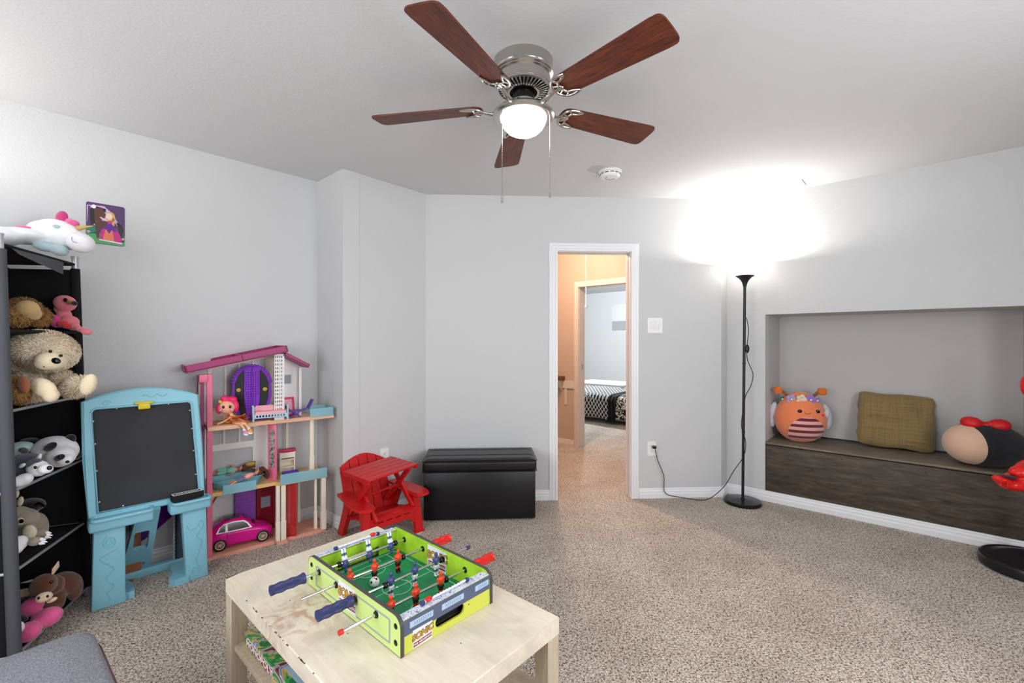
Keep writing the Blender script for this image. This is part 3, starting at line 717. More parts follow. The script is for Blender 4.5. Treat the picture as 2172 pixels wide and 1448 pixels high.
for (x, y) in ((.30, .09), (.62, .3), (.72, .2), (.58, .13), (.84, .31)): mb.ell((x, y, TZ), (.003, .002, .0006), nu=7, nv=4)
mb.plate([(0, .0), (.012, 0), (0, .05)], (), .0008, Matrix.Translation((0, 0, TZ - .0003)))
mb.build('edge_chips', 'edge_chip', ct, kind='stuff')

# board games on the lower shelf
for n_, c_ in (('game_green', (24, 120, 70)), ('game_red', (134, 24, 36)), ('game_blue', (142, 160, 200)), ('game_sky', (158, 186, 208)), ('game_tan', (196, 148, 92)), ('game_yellow', (206, 190, 70)), ('game_dark', (20, 50, 50)), ('ink_white', (240, 240, 240)), ('game_violet', (110, 110, 170))): mat(n_, c_, .35)
def game_art():
    m = bpy.data.materials.new('game_art'); m.use_nodes = True; MATS['game_art'] = m
    nt = m.node_tree; b = nt.nodes['Principled BSDF']; b.inputs['Roughness'].default_value = .35
    tc = nt.nodes.new('ShaderNodeTexCoord'); v = nt.nodes.new('ShaderNodeTexVoronoi'); v.inputs['Scale'].default_value = 26
    n = nt.nodes.new('ShaderNodeTexNoise'); n.inputs['Scale'].default_value = 12; n.inputs['Distortion'].default_value = 2.5
    cr = nt.nodes.new('ShaderNodeValToRGB'); cr.color_ramp.interpolation = 'CONSTANT'; e = cr.color_ramp.elements
    e[0].color = rgb(26, 122, 72); e[1].position = .40; e[1].color = rgb(60, 160, 80)
    for p_, c_ in ((.46, (196, 148, 92)), (.50, (206, 196, 90)), (.54, (128, 130, 184)), (.60, (170, 190, 214)), (.66, (110, 50, 30))): k = e.new(p_); k.color = rgb(*c_)
    nt.links.new(tc.outputs['Object'], n.inputs[0]); nt.links.new(n.outputs[0], cr.inputs[0]); nt.links.new(cr.outputs[0], b.inputs['Base Color'])
game_art()
def boxm(lo, hi): return MB().b2(lo, hi, .001, seg=1)
gb = thing('board_game', 'flat board game box with a red MONOPOLY banner on the table shelf', 'game box', (0, 0, 0))
gM = Matrix.Translation((-.967, 1.535, .268)) @ rotm((0, 0, R(-42))) @ Matrix.Translation((.075, .035, 0)); gb.matrix_world = gM
boxm((0, 0, 0), (.40, .27, .045)).build('box', 'game_art', gb)
MB().b2((.025, -.0008, .008), (.235, 0, .036)).build('banner_edge', 'ink_white', gb); MB().b2((.028, -.0014, .010), (.232, -.0006, .034)).build('banner', 'game_red', gb)
text('lettering', 'MONOPOLY', .026, 'ink_white', gb, Matrix.Translation((.13, -.0016, .022)) @ rotm((R(90), 0, 0)), .0004, .0008, sx=1.5)
MB().b2((.27, .02, .045), (.395, .2, .0458)).build('cover_panel', 'game_sky', gb); MB().b2((.2, .05, .045), (.26, .2, .0456)).build('cover_panel', 'game_violet', gb)
g2 = thing('board_game', 'dark green board game box on the table shelf, beside the red bannered one', 'game box'); g2.matrix_world = gM @ Matrix.Translation((.42, .01, 0))
boxm((0, 0, 0), (.36, .26, .05)).build('box', 'game_dark', g2); MB().b2((.02, .02, .05), (.08, .1, .0508)).build('cover_panel', 'game_red', g2)

# ------------------------------------------------------------------ table football game
FL, FW, FH = .525, .33, .10
for n_, c_, r_ in (('lime', (198, 222, 132), .35), ('lime_inside', (166, 206, 50), .35), ('lime_end', (206, 212, 82), .35), ('panel_edge', (72, 68, 70), .5), ('rail_white', (226, 228, 234), .4), ('navy', (52, 58, 104), .35), ('player_red', (222, 62, 32), .35), ('player_black', (26, 28, 28), .4),
                  ('player_blue', (62, 70, 122), .35), ('player_white', (226, 230, 236), .4), ('field_green', (14, 138, 84), .5), ('line_white', (232, 244, 236), .5), ('slate', (84, 94, 122), .4), ('ice', (178, 200, 220), .4), ('chevron', (130, 158, 194), .4),
                  ('logo_gold', (212, 160, 60), .4), ('logo_dark', (60, 36, 30), .4), ('handle_red', (212, 34, 26), .35), ('steel_grey', (150, 156, 170), .4), ('cutout_brown', (52, 28, 18), .6)): mat(n_, c_, r_)
mat('lime_inside', (162, 204, 48), .35, var=(14, .25)); mat('field_green', (14, 140, 86), .5, var=(22, .28))
def rail_mat():
    m = bpy.data.materials.new('rail_print'); m.use_nodes = True; MATS['rail_print'] = m
    nt = m.node_tree; b = nt.nodes['Principled BSDF']; b.inputs['Roughness'].default_value = .35
    tc = nt.nodes.new('ShaderNodeTexCoord'); n = nt.nodes.new('ShaderNodeTexNoise'); n.inputs['Scale'].default_value = 70; n.inputs['Detail'].default_value = 2; n.inputs['Distortion'].default_value = 3
    cr = nt.nodes.new('ShaderNodeValToRGB'); cr.color_ramp.interpolation = 'CONSTANT'; e = cr.color_ramp.elements; e[0].color = rgb(84, 98, 152); e[1].position = .42; e[1].color = rgb(228, 232, 240)
    k = e.new(.55); k.color = rgb(150, 164, 200); k = e.new(.60); k.color = rgb(232, 235, 242)
    nt.links.new(tc.outputs['Object'], n.inputs[0]); nt.links.new(n.outputs[0], cr.inputs[0]); nt.links.new(cr.outputs[0], b.inputs['Base Color'])
rail_mat()
fo = Vector((-.6698, 1.4949, TZ + .0005))
fb_ = thing('table_football', 'lime green tabletop football game with red and blue players on the coffee table', 'table football', fo, (0, 0, R(-42)))
def side_panel(y0, y1, outm, inm, near):
    o_ = rr2(0, 0, FL, FH, .03, 6)
    k = len(o_) // 4
    pts = rr2(0, 0, FL, FH, .03, 6)[:2 * 7] + [(0, 0), (FL, 0)]
    holes = []
    mb = MB(); mb.plate(pts, (), y1 - y0 - .0008, XZat(y1 - .0004)); p = mb.build('side_panel', 'panel_edge', fb_, ang=30)
    cx, cz = FL / 2, FH / 2
    ins = [(cx + (x - cx) * .992, cz + (z - cz) * .965) for x, z in pts]
    MB().plate(ins, (), .0004, XZat(y0 + .0004)).build('panel_print', outm, p, smooth=False); MB().plate(ins, (), .0004, XZat(y1)).build('panel_print', inm, p, smooth=False)
    return p
pn = side_panel(0, .011, 'lime', 'lime_inside', True); pf = side_panel(FW - .011, FW, 'lime_inside', 'lime', False)
# grey line frame on the near side panel
mb = MB()
for z in (.078, .018): mb.b2((.06, -.0006, z - .0022), (FL - .05, -.0001, z + .0022))
for x in (.06, FL - .05): mb.b2((x - .003, -.0006, .018), (x + .003, -.0001, .078))
mb.build('stripe', 'steel_grey', pn, smooth=False)
mb = MB()
for x in (.026, FL - .022):
    for z in (.072, .03): MB().lathe([(.0001, -.0035), (.004, -.003), (.0075, -.001), (.008, .001)], 14, Matrix.Translation((x, 0, z)) @ rotm((R(-90), 0, 0))).build('screw_cap', 'black_gloss', pn)
def logo(parent, M, s):
    """gold lettering over a dark red banner"""
    MB().plate(rect(-.5 * s, -.36 * s, .52 * s, .40 * s), (), .0003, M).build('logo_ground', 'rail_white', parent, smooth=False)
    T_ = M @ Matrix.Translation((.02 * s, .10 * s, .0004)) @ rotm((0, 0, R(5)))
    text('logo_outline', 'SONIC', .36 * s, 'logo_dark', parent, T_, .0002, .028 * s, shear=.12)
    text('logo_letters', 'SONIC', .36 * s, 'logo_gold', parent, T_ @ Matrix.Translation((0, 0, .0005)), .0002, .008 * s, shear=.12)
    MB().plate([(-.46 * s, -.32 * s), (.49 * s, -.25 * s), (.49 * s, -.08 * s), (-.46 * s, -.15 * s)], (), .0006, M).build('logo_banner', 'game_red', parent, smooth=False)
    text('logo_banner_letters', 'THE HEDGEHOG', .125 * s, 'ink_white', parent, M @ Matrix.Translation((.015 * s, -.2 * s, .0009)) @ rotm((0, 0, R(4.2))), .0001, .003 * s)
logo(pn, Matrix.Translation((.255, -.0004, .050)) @ rotm((R(90), 0, 0)), .098)
logo(pf, Matrix.Translation((.268, FW - .0116, .052)) @ rotm((R(90), 0, 0)), .098)
# end panels
ew, eh = FW - .022, .088
for x0, x1, out in ((0.0, .030, -1), (FL - .034, FL - .004, 1)):
    goal = rr2(ew / 2 - .052, .018, ew / 2 + .052, .05, .0158, 6)
    mb = MB(); Mx = Matrix.Translation((0, .011, 0))
    mb.plate(rect(0, 0, ew, eh), [goal], .006, Mx @ YZat(x1 - .006 if out > 0 else x0)); mb.plate(rect(0, .0, ew, eh), [rr2(ew / 2 - .08, .014, ew / 2 + .08, .052, .004)], .004, Mx @ YZat(x0 if out > 0 else x1 - .004))
    mb.b2((x0, .011, eh - .004), (x1, FW - .011, eh - .0002))
    ep = mb.build('end_panel', 'lime_end' if out > 0 else 'lime_inside', fb_, smooth=False)
    MB().b2((x0 + .0005, .0115, eh), (x1 - .0005, FW - .0115, eh + .0006)).build('rail_print', 'rail_print', ep, smooth=False)
    MB().b2((x0 + .007, .03, .004), (x1 - .005, FW - .03, .012)).build('goal_tray', 'cutout_brown' if out < 0 else 'black_matte', ep, smooth=False)
    if out > 0:
        mb = MB()
        mb.b2((x0 + .006, .05, .004), (x1 - .0065, .052, .06)); mb.b2((x0 + .004, .012, .012), (x0 + .0055, FW - .012, .06)); mb.build('goal_box', 'black_matte', ep, smooth=False)
        X = x1
        MB().b2((X, .0115, .046), (X + .0004, FW - .0115, eh - .001)).build('band', 'slate', ep, smooth=False)
        # keep the goal mouth open through the band
        for (ya, yb) in ((.03, .105), (.135, .215), (.26, .315)):
            MB().plate(rect(ya, .060, yb, .076), (), .0004, YZat(X + .0004)).build('band_light', 'ice', ep, smooth=False)
            mb = MB(); yy = ya + .012
            while yy < yb - .012:
                mb.plate([(yy, .063), (yy + .003, .063), (yy + .006, .068), (yy + .003, .073), (yy, .073), (yy + .003, .068)], (), .0003, YZat(X + .0008)); yy += .0072
            mb.build('chevrons', 'chevron', ep, smooth=False)
        logo(ep, Matrix.Translation((X + .0002, .070, .025)) @ Matrix(((0, 0, 1, 0), (1, 0, 0, 0), (0, 1, 0, 0), (0, 0, 0, 1))), .062)
        mb = MB()
        for y in (.095, .235): mb.ell((X, y, .034), (.0006, .002, .002), nu=8, nv=6)
        mb.build('screw', 'slot', ep)
    # score counter
    xm = x0 + .010 if out > 0 else x0 + .02
    for y in (.085, .245): MB().box((xm, y, eh + .006), (.012, .013, .011), .003).build('score_bracket', 'navy', ep)
    mb = MB(); mb.cyl((xm, .085, eh + .007), (xm, .245, eh + .007), .0035, n=8); mb.build('score_rail', 'rail_white', ep)
    MB().ell((xm, .105 if out > 0 else .225, eh + .009), (.008, .012, .006)).build('score_slider', 'handle_red', ep)
    if out > 0: text('score_numbers', '0  1  2  3  4  5  6  7  8  9', .0075, 'player_black', ep, Matrix.Translation((xm - .0005, .167, eh + .0108)) @ rotm((0, 0, R(90))), .0001, .0002, sx=1.35)
fld = MB().b2((.030, .008, .012), (FL - .034, FW - .008, .018)).build('playing_field', 'field_green', fb_, smooth=False)
mb = MB(); zf = .0182
def ln(x0, y0, x1, y1, w=.0014): mb.b2((min(x0, x1) - w / 2, min(y0, y1) - w / 2, zf), (max(x0, x1) + w / 2, max(y0, y1) + w / 2, zf + .0003))
fx0, fx1, fy0, fy1 = .045, FL - .045, .03, FW - .03
for (a, b_, c_, d_) in ((fx0, fy0, fx1, fy0), (fx0, fy1, fx1, fy1), (fx0, fy0, fx0, fy1), (fx1, fy0, fx1, fy1), (FL / 2, fy0, FL / 2, fy1)): ln(a, b_, c_, d_)
for sx, x in ((1, fx0), (-1, fx1)):
    for (dx, dy) in ((.03, .06), (.075, .1)):
        ln(x, FW / 2 - dy, x + sx * dx, FW / 2 - dy); ln(x, FW / 2 + dy, x + sx * dx, FW / 2 + dy); ln(x + sx * dx, FW / 2 - dy, x + sx * dx, FW / 2 + dy)
    mb.tube([(x + sx * (.075 + .028 * math.sin(PI * t / 12)), FW / 2 - .045 * math.cos(PI * t / 12), zf) for t in range(13)], .0007, 5)
mb.tube([(FL / 2 + .045 * math.cos(2 * PI * t / 40), FW / 2 + .045 * math.sin(2 * PI * t / 40), zf) for t in range(40)], .0008, 5, closed=True)
mb.lathe([(.0001, .0005), (.0035, .0005), (.0035, 0)], 12, Matrix.Translation((FL / 2, FW / 2, zf))); mb.build('field_lines', 'line_white', fld, smooth=False)
# players: one mesh per colour
def player(kind, up):
    mb = MB(); s = 1 if up else -1
    tors, leg, sock = (0, 1, 0) if kind == 'red' else (0, 1, 2)
    M = Matrix.Diagonal((s, 1, s, 1)) if s < 0 else Matrix.Identity(4)
    mb.mi = 0; mb.ell((0, 0, .004), (.0085, .0125, .0145), M=M); mb.box((0, 0, .010), (.012, .026, .010), .004, M, 2); mb.cyl((0, 0, .016), (0, 0, .021), .0035, n=10, M=M); mb.ell((0, 0, .026), (.0058, .0052, .0075), M=M)
    mb.mi = 1; mb.box((0, 0, -.012), (.012, .019, .010), .003, M, 2)
    for y in (-.0045, .0045):
        mb.mi = 1; mb.cyl((0, y, -.012), (0, y, -.024), .0045, .004, n=10, M=M)
        mb.mi = 0 if kind == 'red' else 2; mb.cyl((0, y, -.022), (0, y, -.030), .0044, n=10, M=M)
        mb.mi = 1 if kind == 'red' else 1; mb.cyl((0, y, -.030), (0, y, -.040), .004, .0038, n=10, M=M)
        mb.mi = 1; mb.box((.003, y, -.0415), (.013, .0065, .005), .002, M, 1)
    mb.mi = 3; mb.cyl((.0085 if s > 0 else -.0085, 0, .001), (.0105 if s > 0 else -.0105, 0, .001), .0035, n=10)
    return mb
PLM = {'red': ['player_red', 'player_black', 'player_red', 'chrome'], 'blue': ['player_blue', 'player_white', 'slate', 'chrome']}
def handle(y0, y1):
    mb = MB(); n = 22; prof = []; sg = 1 if y1 > y0 else -1; Lh = abs(y1 - y0)
    for i in range(25):
        t = i / 24; r = .0138 + .0011 * math.sin(t * 20.0 + .6) + .0012 * t
        if t > .94: r *= math.sqrt(max(0.02, 1 - ((t - .94) / .06) ** 2))
        if t < .06: r = .0165
        prof.append((r, t * Lh))
    vs = []; fs = []
    for (r, z) in prof:
        for j in range(n * 2):
            a = PI * j / n; rr_ = r * (1 if j % 2 else .9) if .1 < z / Lh < .93 else r
            vs.append((rr_ * math.cos(a), y0 + sg * z, rr_ * math.sin(a)))
    w = n * 2
    for i in range(len(prof) - 1):
        for j in range(w): fs.append([i * w + j, i * w + (j + 1) % w, (i + 1) * w + (j + 1) % w, (i + 1) * w + j])
    fs += [list(range(w)), [(len(prof) - 1) * w + j for j in range(w)]]
    return mb.raw(vs, fs)
RZ = .066
rods = [(.080, 'blue', False, (-.06, .40), ('handle', -.047, -.150, 'navy'), None, (.086, .1755, .260)),
        (.191, 'red', True, (-.105, .36), None, ('handle', .345, .442, 'handle_red'), (.0436, .1287, .2166)),
        (.303, 'blue', True, (-.03, .425), ('handle', -.012, -.115, 'navy'), ('cap', .425, .437, 'navy'), (.116, .2037, .289)),
        (.412, 'red', True, (-.095, .37), ('cap', -.095, -.106, 'handle_red'), ('handle', .345, .444, 'handle_red'), (.045, .128, .22))]
pmesh = {}
for (x, kind, up, (ya, yb), near, far, ys) in rods:
    rod = MB().cyl((0, ya, 0), (0, yb, 0), .0042, n=12).build('rod', 'chrome', fb_, loc=(x, 0, RZ))
    for e in (near, far):
        if not e: continue
        if e[0] == 'handle': handle(e[1], e[2]).build('handle', e[3], rod, ang=60)
        else: MB().cyl((0, e[1], 0), (0, e[2], 0), .0068, n=14).build('end_cap', e[3], rod)
    for y in (0.0, FW):
        sg = -1 if y == 0 else 1
        MB().lathe([(.0045, .004), (.0085, .004), (.0095, .002), (.0105, 0), (.0105, -.0005), (.0095, -.013), (.0045, -.015)], 16, Matrix.Translation((0, y, 0)) @ rotm((R(90) if sg < 0 else R(-90), 0, 0))).build('bushing', 'black_gloss', rod)
    for y in (ys[0] - .02, ys[2] + .02):
        MB().lathe([(.0042, -.005), (.0085, -.005), (.0095, -.003), (.0095, .003), (.0085, .005), (.0042, .005)], 16, Matrix.Translation((0, y, 0)) @ rotm((R(90), 0, 0))).build('bumper', 'black_gloss', rod)
    for y in ys:
        k = (kind, up)
        if k not in pmesh:
            o = player(kind, up).build('player', PLM[kind], rod, ang=45); pmesh[k] = o.data
        else: o = link('player', pmesh[k], rod)
        o.location = (0, y, 0)
        if not up: o.rotation_euler = (0, R(-14), 0)
# ball
def ball_mat():
    m = bpy.data.materials.new('ball_pattern'); m.use_nodes = True; MATS['ball_pattern'] = m; nt = m.node_tree; b = nt.nodes['Principled BSDF']; b.inputs['Roughness'].default_value = .35
    tc = nt.nodes.new('ShaderNodeTexCoord'); v = nt.nodes.new('ShaderNodeTexVoronoi'); v.inputs['Scale'].default_value = 58
    cr = nt.nodes.new('ShaderNodeValToRGB'); cr.color_ramp.interpolation = 'CONSTANT'; e = cr.color_ramp.elements; e[0].color = rgb(24, 24, 26); e[1].position = .3; e[1].color = rgb(238, 240, 242)
    nt.links.new(tc.outputs['Object'], v.inputs[0]); nt.links.new(v.outputs[0], cr.inputs[0]); nt.links.new(cr.outputs[0], b.inputs['Base Color'])
ball_mat()
bl = MB().ell((0, 0, 0), .0155, nu=24, nv=16).build('toy_ball', 'ball_pattern', ang=None)
bl.matrix_world = Matrix.Translation(fo) @ rotm((0, 0, R(-42))) @ Matrix.Translation((.208, .118, .0183 + .0155))
tag(bl, 'small black and white ball on the green table football pitch', 'ball')
# ------------------------------------------------------------------ red toy chair and folding table
mat('red_plastic', (196, 22, 24), .35)
ch_loc = Vector((-.763, 2.92, 0)); CHM = Matrix.Translation(ch_loc) @ rotm((0, 0, R(48)))
chair = thing('toy_chair', 'red plastic child size adirondack chair beside the black ottoman', 'chair', ch_loc, (0, 0, R(48)))
def quadbar(mb, a, b, wa, wb, ta, tb):   # tapered bar, width along x, thickness along y
    a, b = Vector(a), Vector(b); vs = []
    for p, w, t in ((a, wa, ta), (b, wb, tb)):
        vs += [p + Vector((-w / 2, -t / 2, 0)), p + Vector((w / 2, -t / 2, 0)), p + Vector((w / 2, t / 2, 0)), p + Vector((-w / 2, t / 2, 0))]
    return mb.raw(vs, [[3, 2, 1, 0], [4, 5, 6, 7], [0, 1, 5, 4], [1, 2, 6, 5], [2, 3, 7, 6], [3, 0, 4, 7]])
for s in (-1, 1):
    mb = MB(); quadbar(mb, (s * .192, -.012, 0), (s * .185, .03, .255), .058, .05, .03, .045); mb.b2((s * .192 - .036, -.034, 0), (s * .192 + .036, .012, .01), .003); mb.build('leg', 'red_plastic', chair)
    mb = MB(); quadbar(mb, (s * .178, .33, 0), (s * .178, .215, .25), .03, .035, .06, .07); mb.build('leg', 'red_plastic', chair)
    outl = spline([(.155, .30, 0), (.15, .16, 0), (.148, .03, 0), (.16, -.045, 0), (.2, -.06, 0), (.245, -.045, 0), (.258, .02, 0), (.25, .15, 0), (.225, .30, 0)], 4)
    mb = MB(); mb.plate([(s * p.x, p.y) for p in outl], (), .016, Matrix.Translation((0, 0, .255)) @ rotm((R(3), 0, 0)))
    mb.tube([(s * p.x, p.y, .256 + p.y * .05) for p in outl[2:-4]], .008, 6); mb.build('armrest', 'red_plastic', chair, ang=50)
# seat slats curving down to the back
for i in range(5):
    t = i / 4; y = .0 + .062 * i; z = .165 - .045 * t + (.008 if i == 0 else 0)
    MB().box((0, y + .02, z), (.345, .056, .014), .005, rot=(R(-10 if i else 18), 0, 0)).build('slat', 'red_plastic', chair)
ap = [(-.17, .168), (.17, .168), (.17, .06), (.15, .075), (.125, .10), (.09, .108), (-.09, .108), (-.125, .10), (-.15, .075), (-.17, .06)][::-1]
MB().plate(ap, [rect(-.12 + .065 * k, .14, -.075 + .065 * k, .147) for k in range(4)], .016, XZat(.006)).build('front_apron', 'red_plastic', chair)
# back slats with an arched top
Mb = Matrix.Translation((0, .27, .10)) @ rotm((R(-17), 0, 0))
for i in range(5):
    x = -.136 + .068 * i
    def top(xx): return .345 + .065 * math.cos(xx / .17 * PI / 2)
    w = .0315; pts = [(x - w, 0), (x + w, 0)] + [(x + w - 2 * w * k / 6, top(x + w - 2 * w * k / 6)) for k in range(7)]
    MB().plate(pts, (), .016, Mb @ XZat(.008)).build('slat', 'red_plastic', chair)
mb = MB()
for z in (.10, .31): mb.b2((-.165, .0085, z - .012), (.165, .02, z + .012), .002, Mb)
mb.build('back_rail', 'red_plastic', chair, kind=None)
# folding table resting on the seat
ft = thing('folding_table', 'small red slatted folding table with crossed legs standing on the red chair seat', 'table')
ft.matrix_world = CHM @ Matrix.Translation((-.015, .105, .172)) @ rotm((R(2), R(-3), R(5)))
for i in range(5):
    y = -.112 + .056 * i; MB().box((0, y, .277), (.385, .0535, .013), .004).build('slat', 'red_plastic', ft)
mb = MB()
for x in (-.185, .185): mb.box((x, 0, .264), (.016, .27, .02), .003)
for x in (-.12, .12): mb.box((x, 0, .2685), (.02, .24, .008), .002)
mb.build('top_frame', 'red_plastic', ft, kind=None)
for x in (-.145, .145):
    for s in (-1, 1):
        a = Vector((x + s * .011, -s * .125, .0)); b = Vector((x + s * .011, s * .115, .265)); d = b - a
        MB().box((a + b) / 2, (.02, .032, d.length), .004, rot=(math.atan2(-d.y, d.z), 0, 0)).build('leg', 'red_plastic', ft)
mb = MB(); mb.cyl((-.16, 0, .131), (.16, 0, .131), .009, n=10); mb.build('cross_bar', 'red_plastic', ft)

# ------------------------------------------------------------------ chalkboard easel
mat('easel_blue', (132, 192, 210), .4, bump=(300, .08, .002)); mat('chalkboard', (48, 49, 52), .75, var=(5, .18)); mat('clip_yellow', (222, 196, 40), .35); mat('felt_black', (20, 20, 22), .9)
EM = Matrix.Translation((-2.007, 2.167, 0)) @ rotm((0, 0, R(46.4)))
ea = thing('chalkboard_easel', 'light blue plastic easel with a blackboard in front of the left wall', 'easel'); ea.matrix_world = EM
LN = Matrix.Translation((0, .0, .42)) @ rotm((R(-5.5), 0, 0)) @ Matrix.Translation((0, 0, -.42))
arch = [(.435 - .457 * k / 14, .982 + .047 * math.sin(PI * k / 14) + .004 * k / 14) for k in range(15)]
outer = [(-.006, .425), (.458, .425)] + [(.45, .7)] + arch + [(-.018, .7)]
hole = [(.024, .452), (.436, .452), (.410, .932), (.404, .945), (.392, .951), (.022, .951), (.010, .945), (.004, .932)]
MB().plate(outer, [hole], .034, LN @ XZat(.03)).build('frame', 'easel_blue', ea, ang=30)
mb = MB(); mb.tube([LN @ Vector((x, -.004, z)) for x, z in hole], .006, 6, closed=True); mb.tube([LN @ Vector((x, .012, z)) for x, z in outer], .010, 8, closed=True); mb.build('frame_rim', 'easel_blue', ea)
MB().plate([(x * 1.0, z) for x, z in [(.015, .445), (.445, .445), (.415, .96), (-.002, .96)]], (), .006, LN @ XZat(.016)).build('blackboard', 'chalkboard', ea, smooth=False)
for (x, z) in ((.032, .5), (.024, .65), (.019, .78), (.013, .89), (.424, .55), (.417, .68), (.411, .8), (.404, .90), (.10, .944), (.31, .944), (.12, .46)):
    MB().ell(LN @ Vector((x, .0095, z)), (.0035, .002, .0035), nu=8, nv=6).build('screw', 'white_plastic', ea)
mb = MB(); mb.tube([LN @ Vector((.06 + .018 * math.cos(t * .5) * (1 - t / 22), -.005, .974 + .013 * math.sin(t * .5) * (1 - t / 22))) for t in range(16)], .002, 5)
mb.tube([LN @ Vector((.2 + .006 * t, -.005, .995 + .007 * math.sin(t * .8))) for t in range(18)], .002, 5); mb.build('swirl', 'easel_blue', ea)
cl_ = MB().box(LN @ Vector((.205, -.012, .944)), (.05, .02, .03), .006).build('clip', 'clip_yellow', ea); MB().box(LN @ Vector((.205, -.012, .962)), (.078, .024, .01), .003).build('clip_bar', 'clip_yellow', cl_)
# trays
for x0, x1 in ((-.012, .232), (.298, .478)):
    t_ = MB().b2((x0, -.062, .375), (x1, .03, .43), .012, seg=3).build('tray', 'easel_blue', ea)
    mb = MB(); mb.tube([(p[0], p[1], .432) for p in rr2(x0 + .012, -.075, x1 - .004, .0, .018, 4)], .0085, 8, closed=True); mb.build('tray_rim', 'easel_blue', t_)
# front legs: hollow shells with raised swirls
for k, (x0, x1, xb0, xb1) in enumerate(((.008, .125, .0, .128), (.352, .462, .366, .470))):
    mb = MB(); vs = []
    for (a, b, z, y0, y1) in ((xb0, xb1, 0, -.04, .012), (xb0 + .002, xb1 - .004, .07, -.038, .014), (x0, x1, .385, -.03, .03)):
        vs += [(a, y0, z), (b, y0, z), (b, y1, z), (a, y1, z)]
    fs = [[3, 2, 1, 0], [8, 9, 10, 11]]
    for l in (0, 4): fs += [[l, l + 1, l + 5, l + 4], [l + 1, l + 2, l + 6, l + 5], [l + 2, l + 3, l + 7, l + 6], [l + 3, l, l + 4, l + 7]]
    b_ = bmesh.new(); vv = [b_.verts.new(v) for v in vs]; [b_.faces.new([vv[i] for i in f]) for f in fs]; bmesh.ops.recalc_face_normals(b_, faces=b_.faces[:]); bmesh.ops.bevel(b_, geom=b_.edges[:], offset=.006, segments=2, profile=.5, affect='EDGES')
    lg = MB().bm(b_).build('leg', 'easel_blue', ea, ang=30)
    cx = (x0 + x1) / 2; mb = MB()
    yf = lambda z: -.0395 + .010 * max(0, z - .03) / .36
    if k == 0: pts = [(cx + .028 * (1 - t / 26) * math.cos(t * .55 + 2), .31 + .032 * (1 - t / 26) * math.sin(t * .55 + 2)) for t in range(24)]; pts2 = [(cx + .03, .27), (cx - .01, .255), (cx - .035, .235), (cx + .012, .18), (cx - .015, .14), (cx + .012, .10), (cx - .01, .07), (cx + .004, .03)]
    else: pts = [(cx + .022 * (1 - t / 24) * math.cos(-t * .55 + 1), .055 + .026 * (1 - t / 24) * math.sin(-t * .55 + 1)) for t in range(20)]; pts2 = [(cx - .035, .30), (cx - .02, .27), (cx + .01, .28), (cx + .03, .31), (cx + .038, .28), (cx + .008, .23), (cx + .03, .20), (cx + .018, .15), (cx + .006, .11), (cx + .012, .08)]
    mb.tube([(x, yf(z) - .0006, z) for x, z in pts], .0026, 6); mb.tube([(p.x, yf(p.y) - .0006, p.y) for p in spline([(x, z, 0) for x, z in pts2], 6)], .0026, 6); mb.build('swirl', 'easel_blue', lg)
# rear strut and base
d0, d1 = Vector((.22, .0, .42)), Vector((.195, .255, .03)); Ld = (d1 - d0).length
Ms = Matrix.Translation(d1) @ rotm((math.atan2((d1 - d0).y, .39), 0, 0)) @ XZat(.012)
MB().plate([(-.065, 0), (.06, 0), (.068, Ld * .8), (.07, Ld), (-.02, Ld), (-.032, Ld * .8)], [rr2(-.024, Ld * .38, .038, Ld * .68, .012), rr2(-.040, .04, .035, .065, .012)], .026, Ms).build('rear_strut', 'easel_blue', ea, ang=30)
MB().b2((.05, .19, 0), (.40, .25, .045), .008).build('base_bar', 'easel_blue', ea)
for pts in ([(.06, .25), (.06, .06), (.10, -.02), (.16, -.02), (.165, .05), (.13, .25)], [(.33, .25), (.33, .06), (.30, -.01), (.32, -.045), (.38, -.045), (.40, .25)]):
    MB().plate(pts, (), .035).build('base_foot', 'easel_blue', ea, ang=30)
er_ = thing('chalk_eraser', 'black chalkboard eraser with white framed label on the easel tray', 'eraser'); er_.matrix_world = EM @ Matrix.Translation((.375, -.035, .441)) @ rotm((0, 0, R(3)))
MB().b2((-.07, -.025, 0), (.07, .025, .034), .006).build('felt_pad', 'felt_black', er_)
mb = MB(); mb.plate(rr2(-.066, -.021, .066, .021, .003), [rect(-.06, -.015, .06, .015)], .001, Matrix.Translation((0, 0, .034)))
mb.build('label_frame', 'white_plastic', er_); rc = random.Random(5); mb = MB(); x = -.05
while x < .045:
    w = rc.uniform(.004, .010); mb.box((x + w / 2, rc.uniform(-.002, .002), .0342), (w, .006, .0008)); x += w + .003
mb.build('label_marks', 'white_plastic', er_, kind='stuff')

# things behind the easel
mat('slide_purple', (92, 28, 128), .3); mat('toy_brown', (140, 84, 40), .5); mat('toy_grey', (120, 116, 122), .5)
sl = spline([at(400, 1050, 2.72), at(368, 1078, 2.66), at(332, 1108, 2.59), at(290, 1132, 2.51)], 8); mb = MB()
def slidef(u, v):
    k = u * (len(sl) - 1); i = min(int(k), len(sl) - 2); p = sl[i].lerp(sl[i + 1], k - i); a = (v - .5) * 2
    return (p.x + .05 * a * .67, p.y - .0 + .06 * a * -.74 * 0 + .03 * a, p.z + .09 * a + .02 * a * a)
c0 = Vector((at(335, 1112, 2.575).x, 2.575, 0))
mb.grid(lambda u, v: Vector(slidef(u, v)) - c0, 40, 10)
tsl = mb.build('toy_slide', 'slide_purple', ang=None); tsl.location = c0; md = tsl.modifiers.new('t', 'SOLIDIFY'); md.thickness = .006
tag(tsl, 'curved dark purple toy slide leaning behind the blue easel', 'toy slide')
wf = thing('wooden_toy_frame', 'brown wooden toy frame with grey panel standing behind the blue easel leg', 'toy'); pw = Vector((-2.085, 2.40, 0)); wf.location = pw; wf.rotation_euler = (R(-8), 0, R(48))
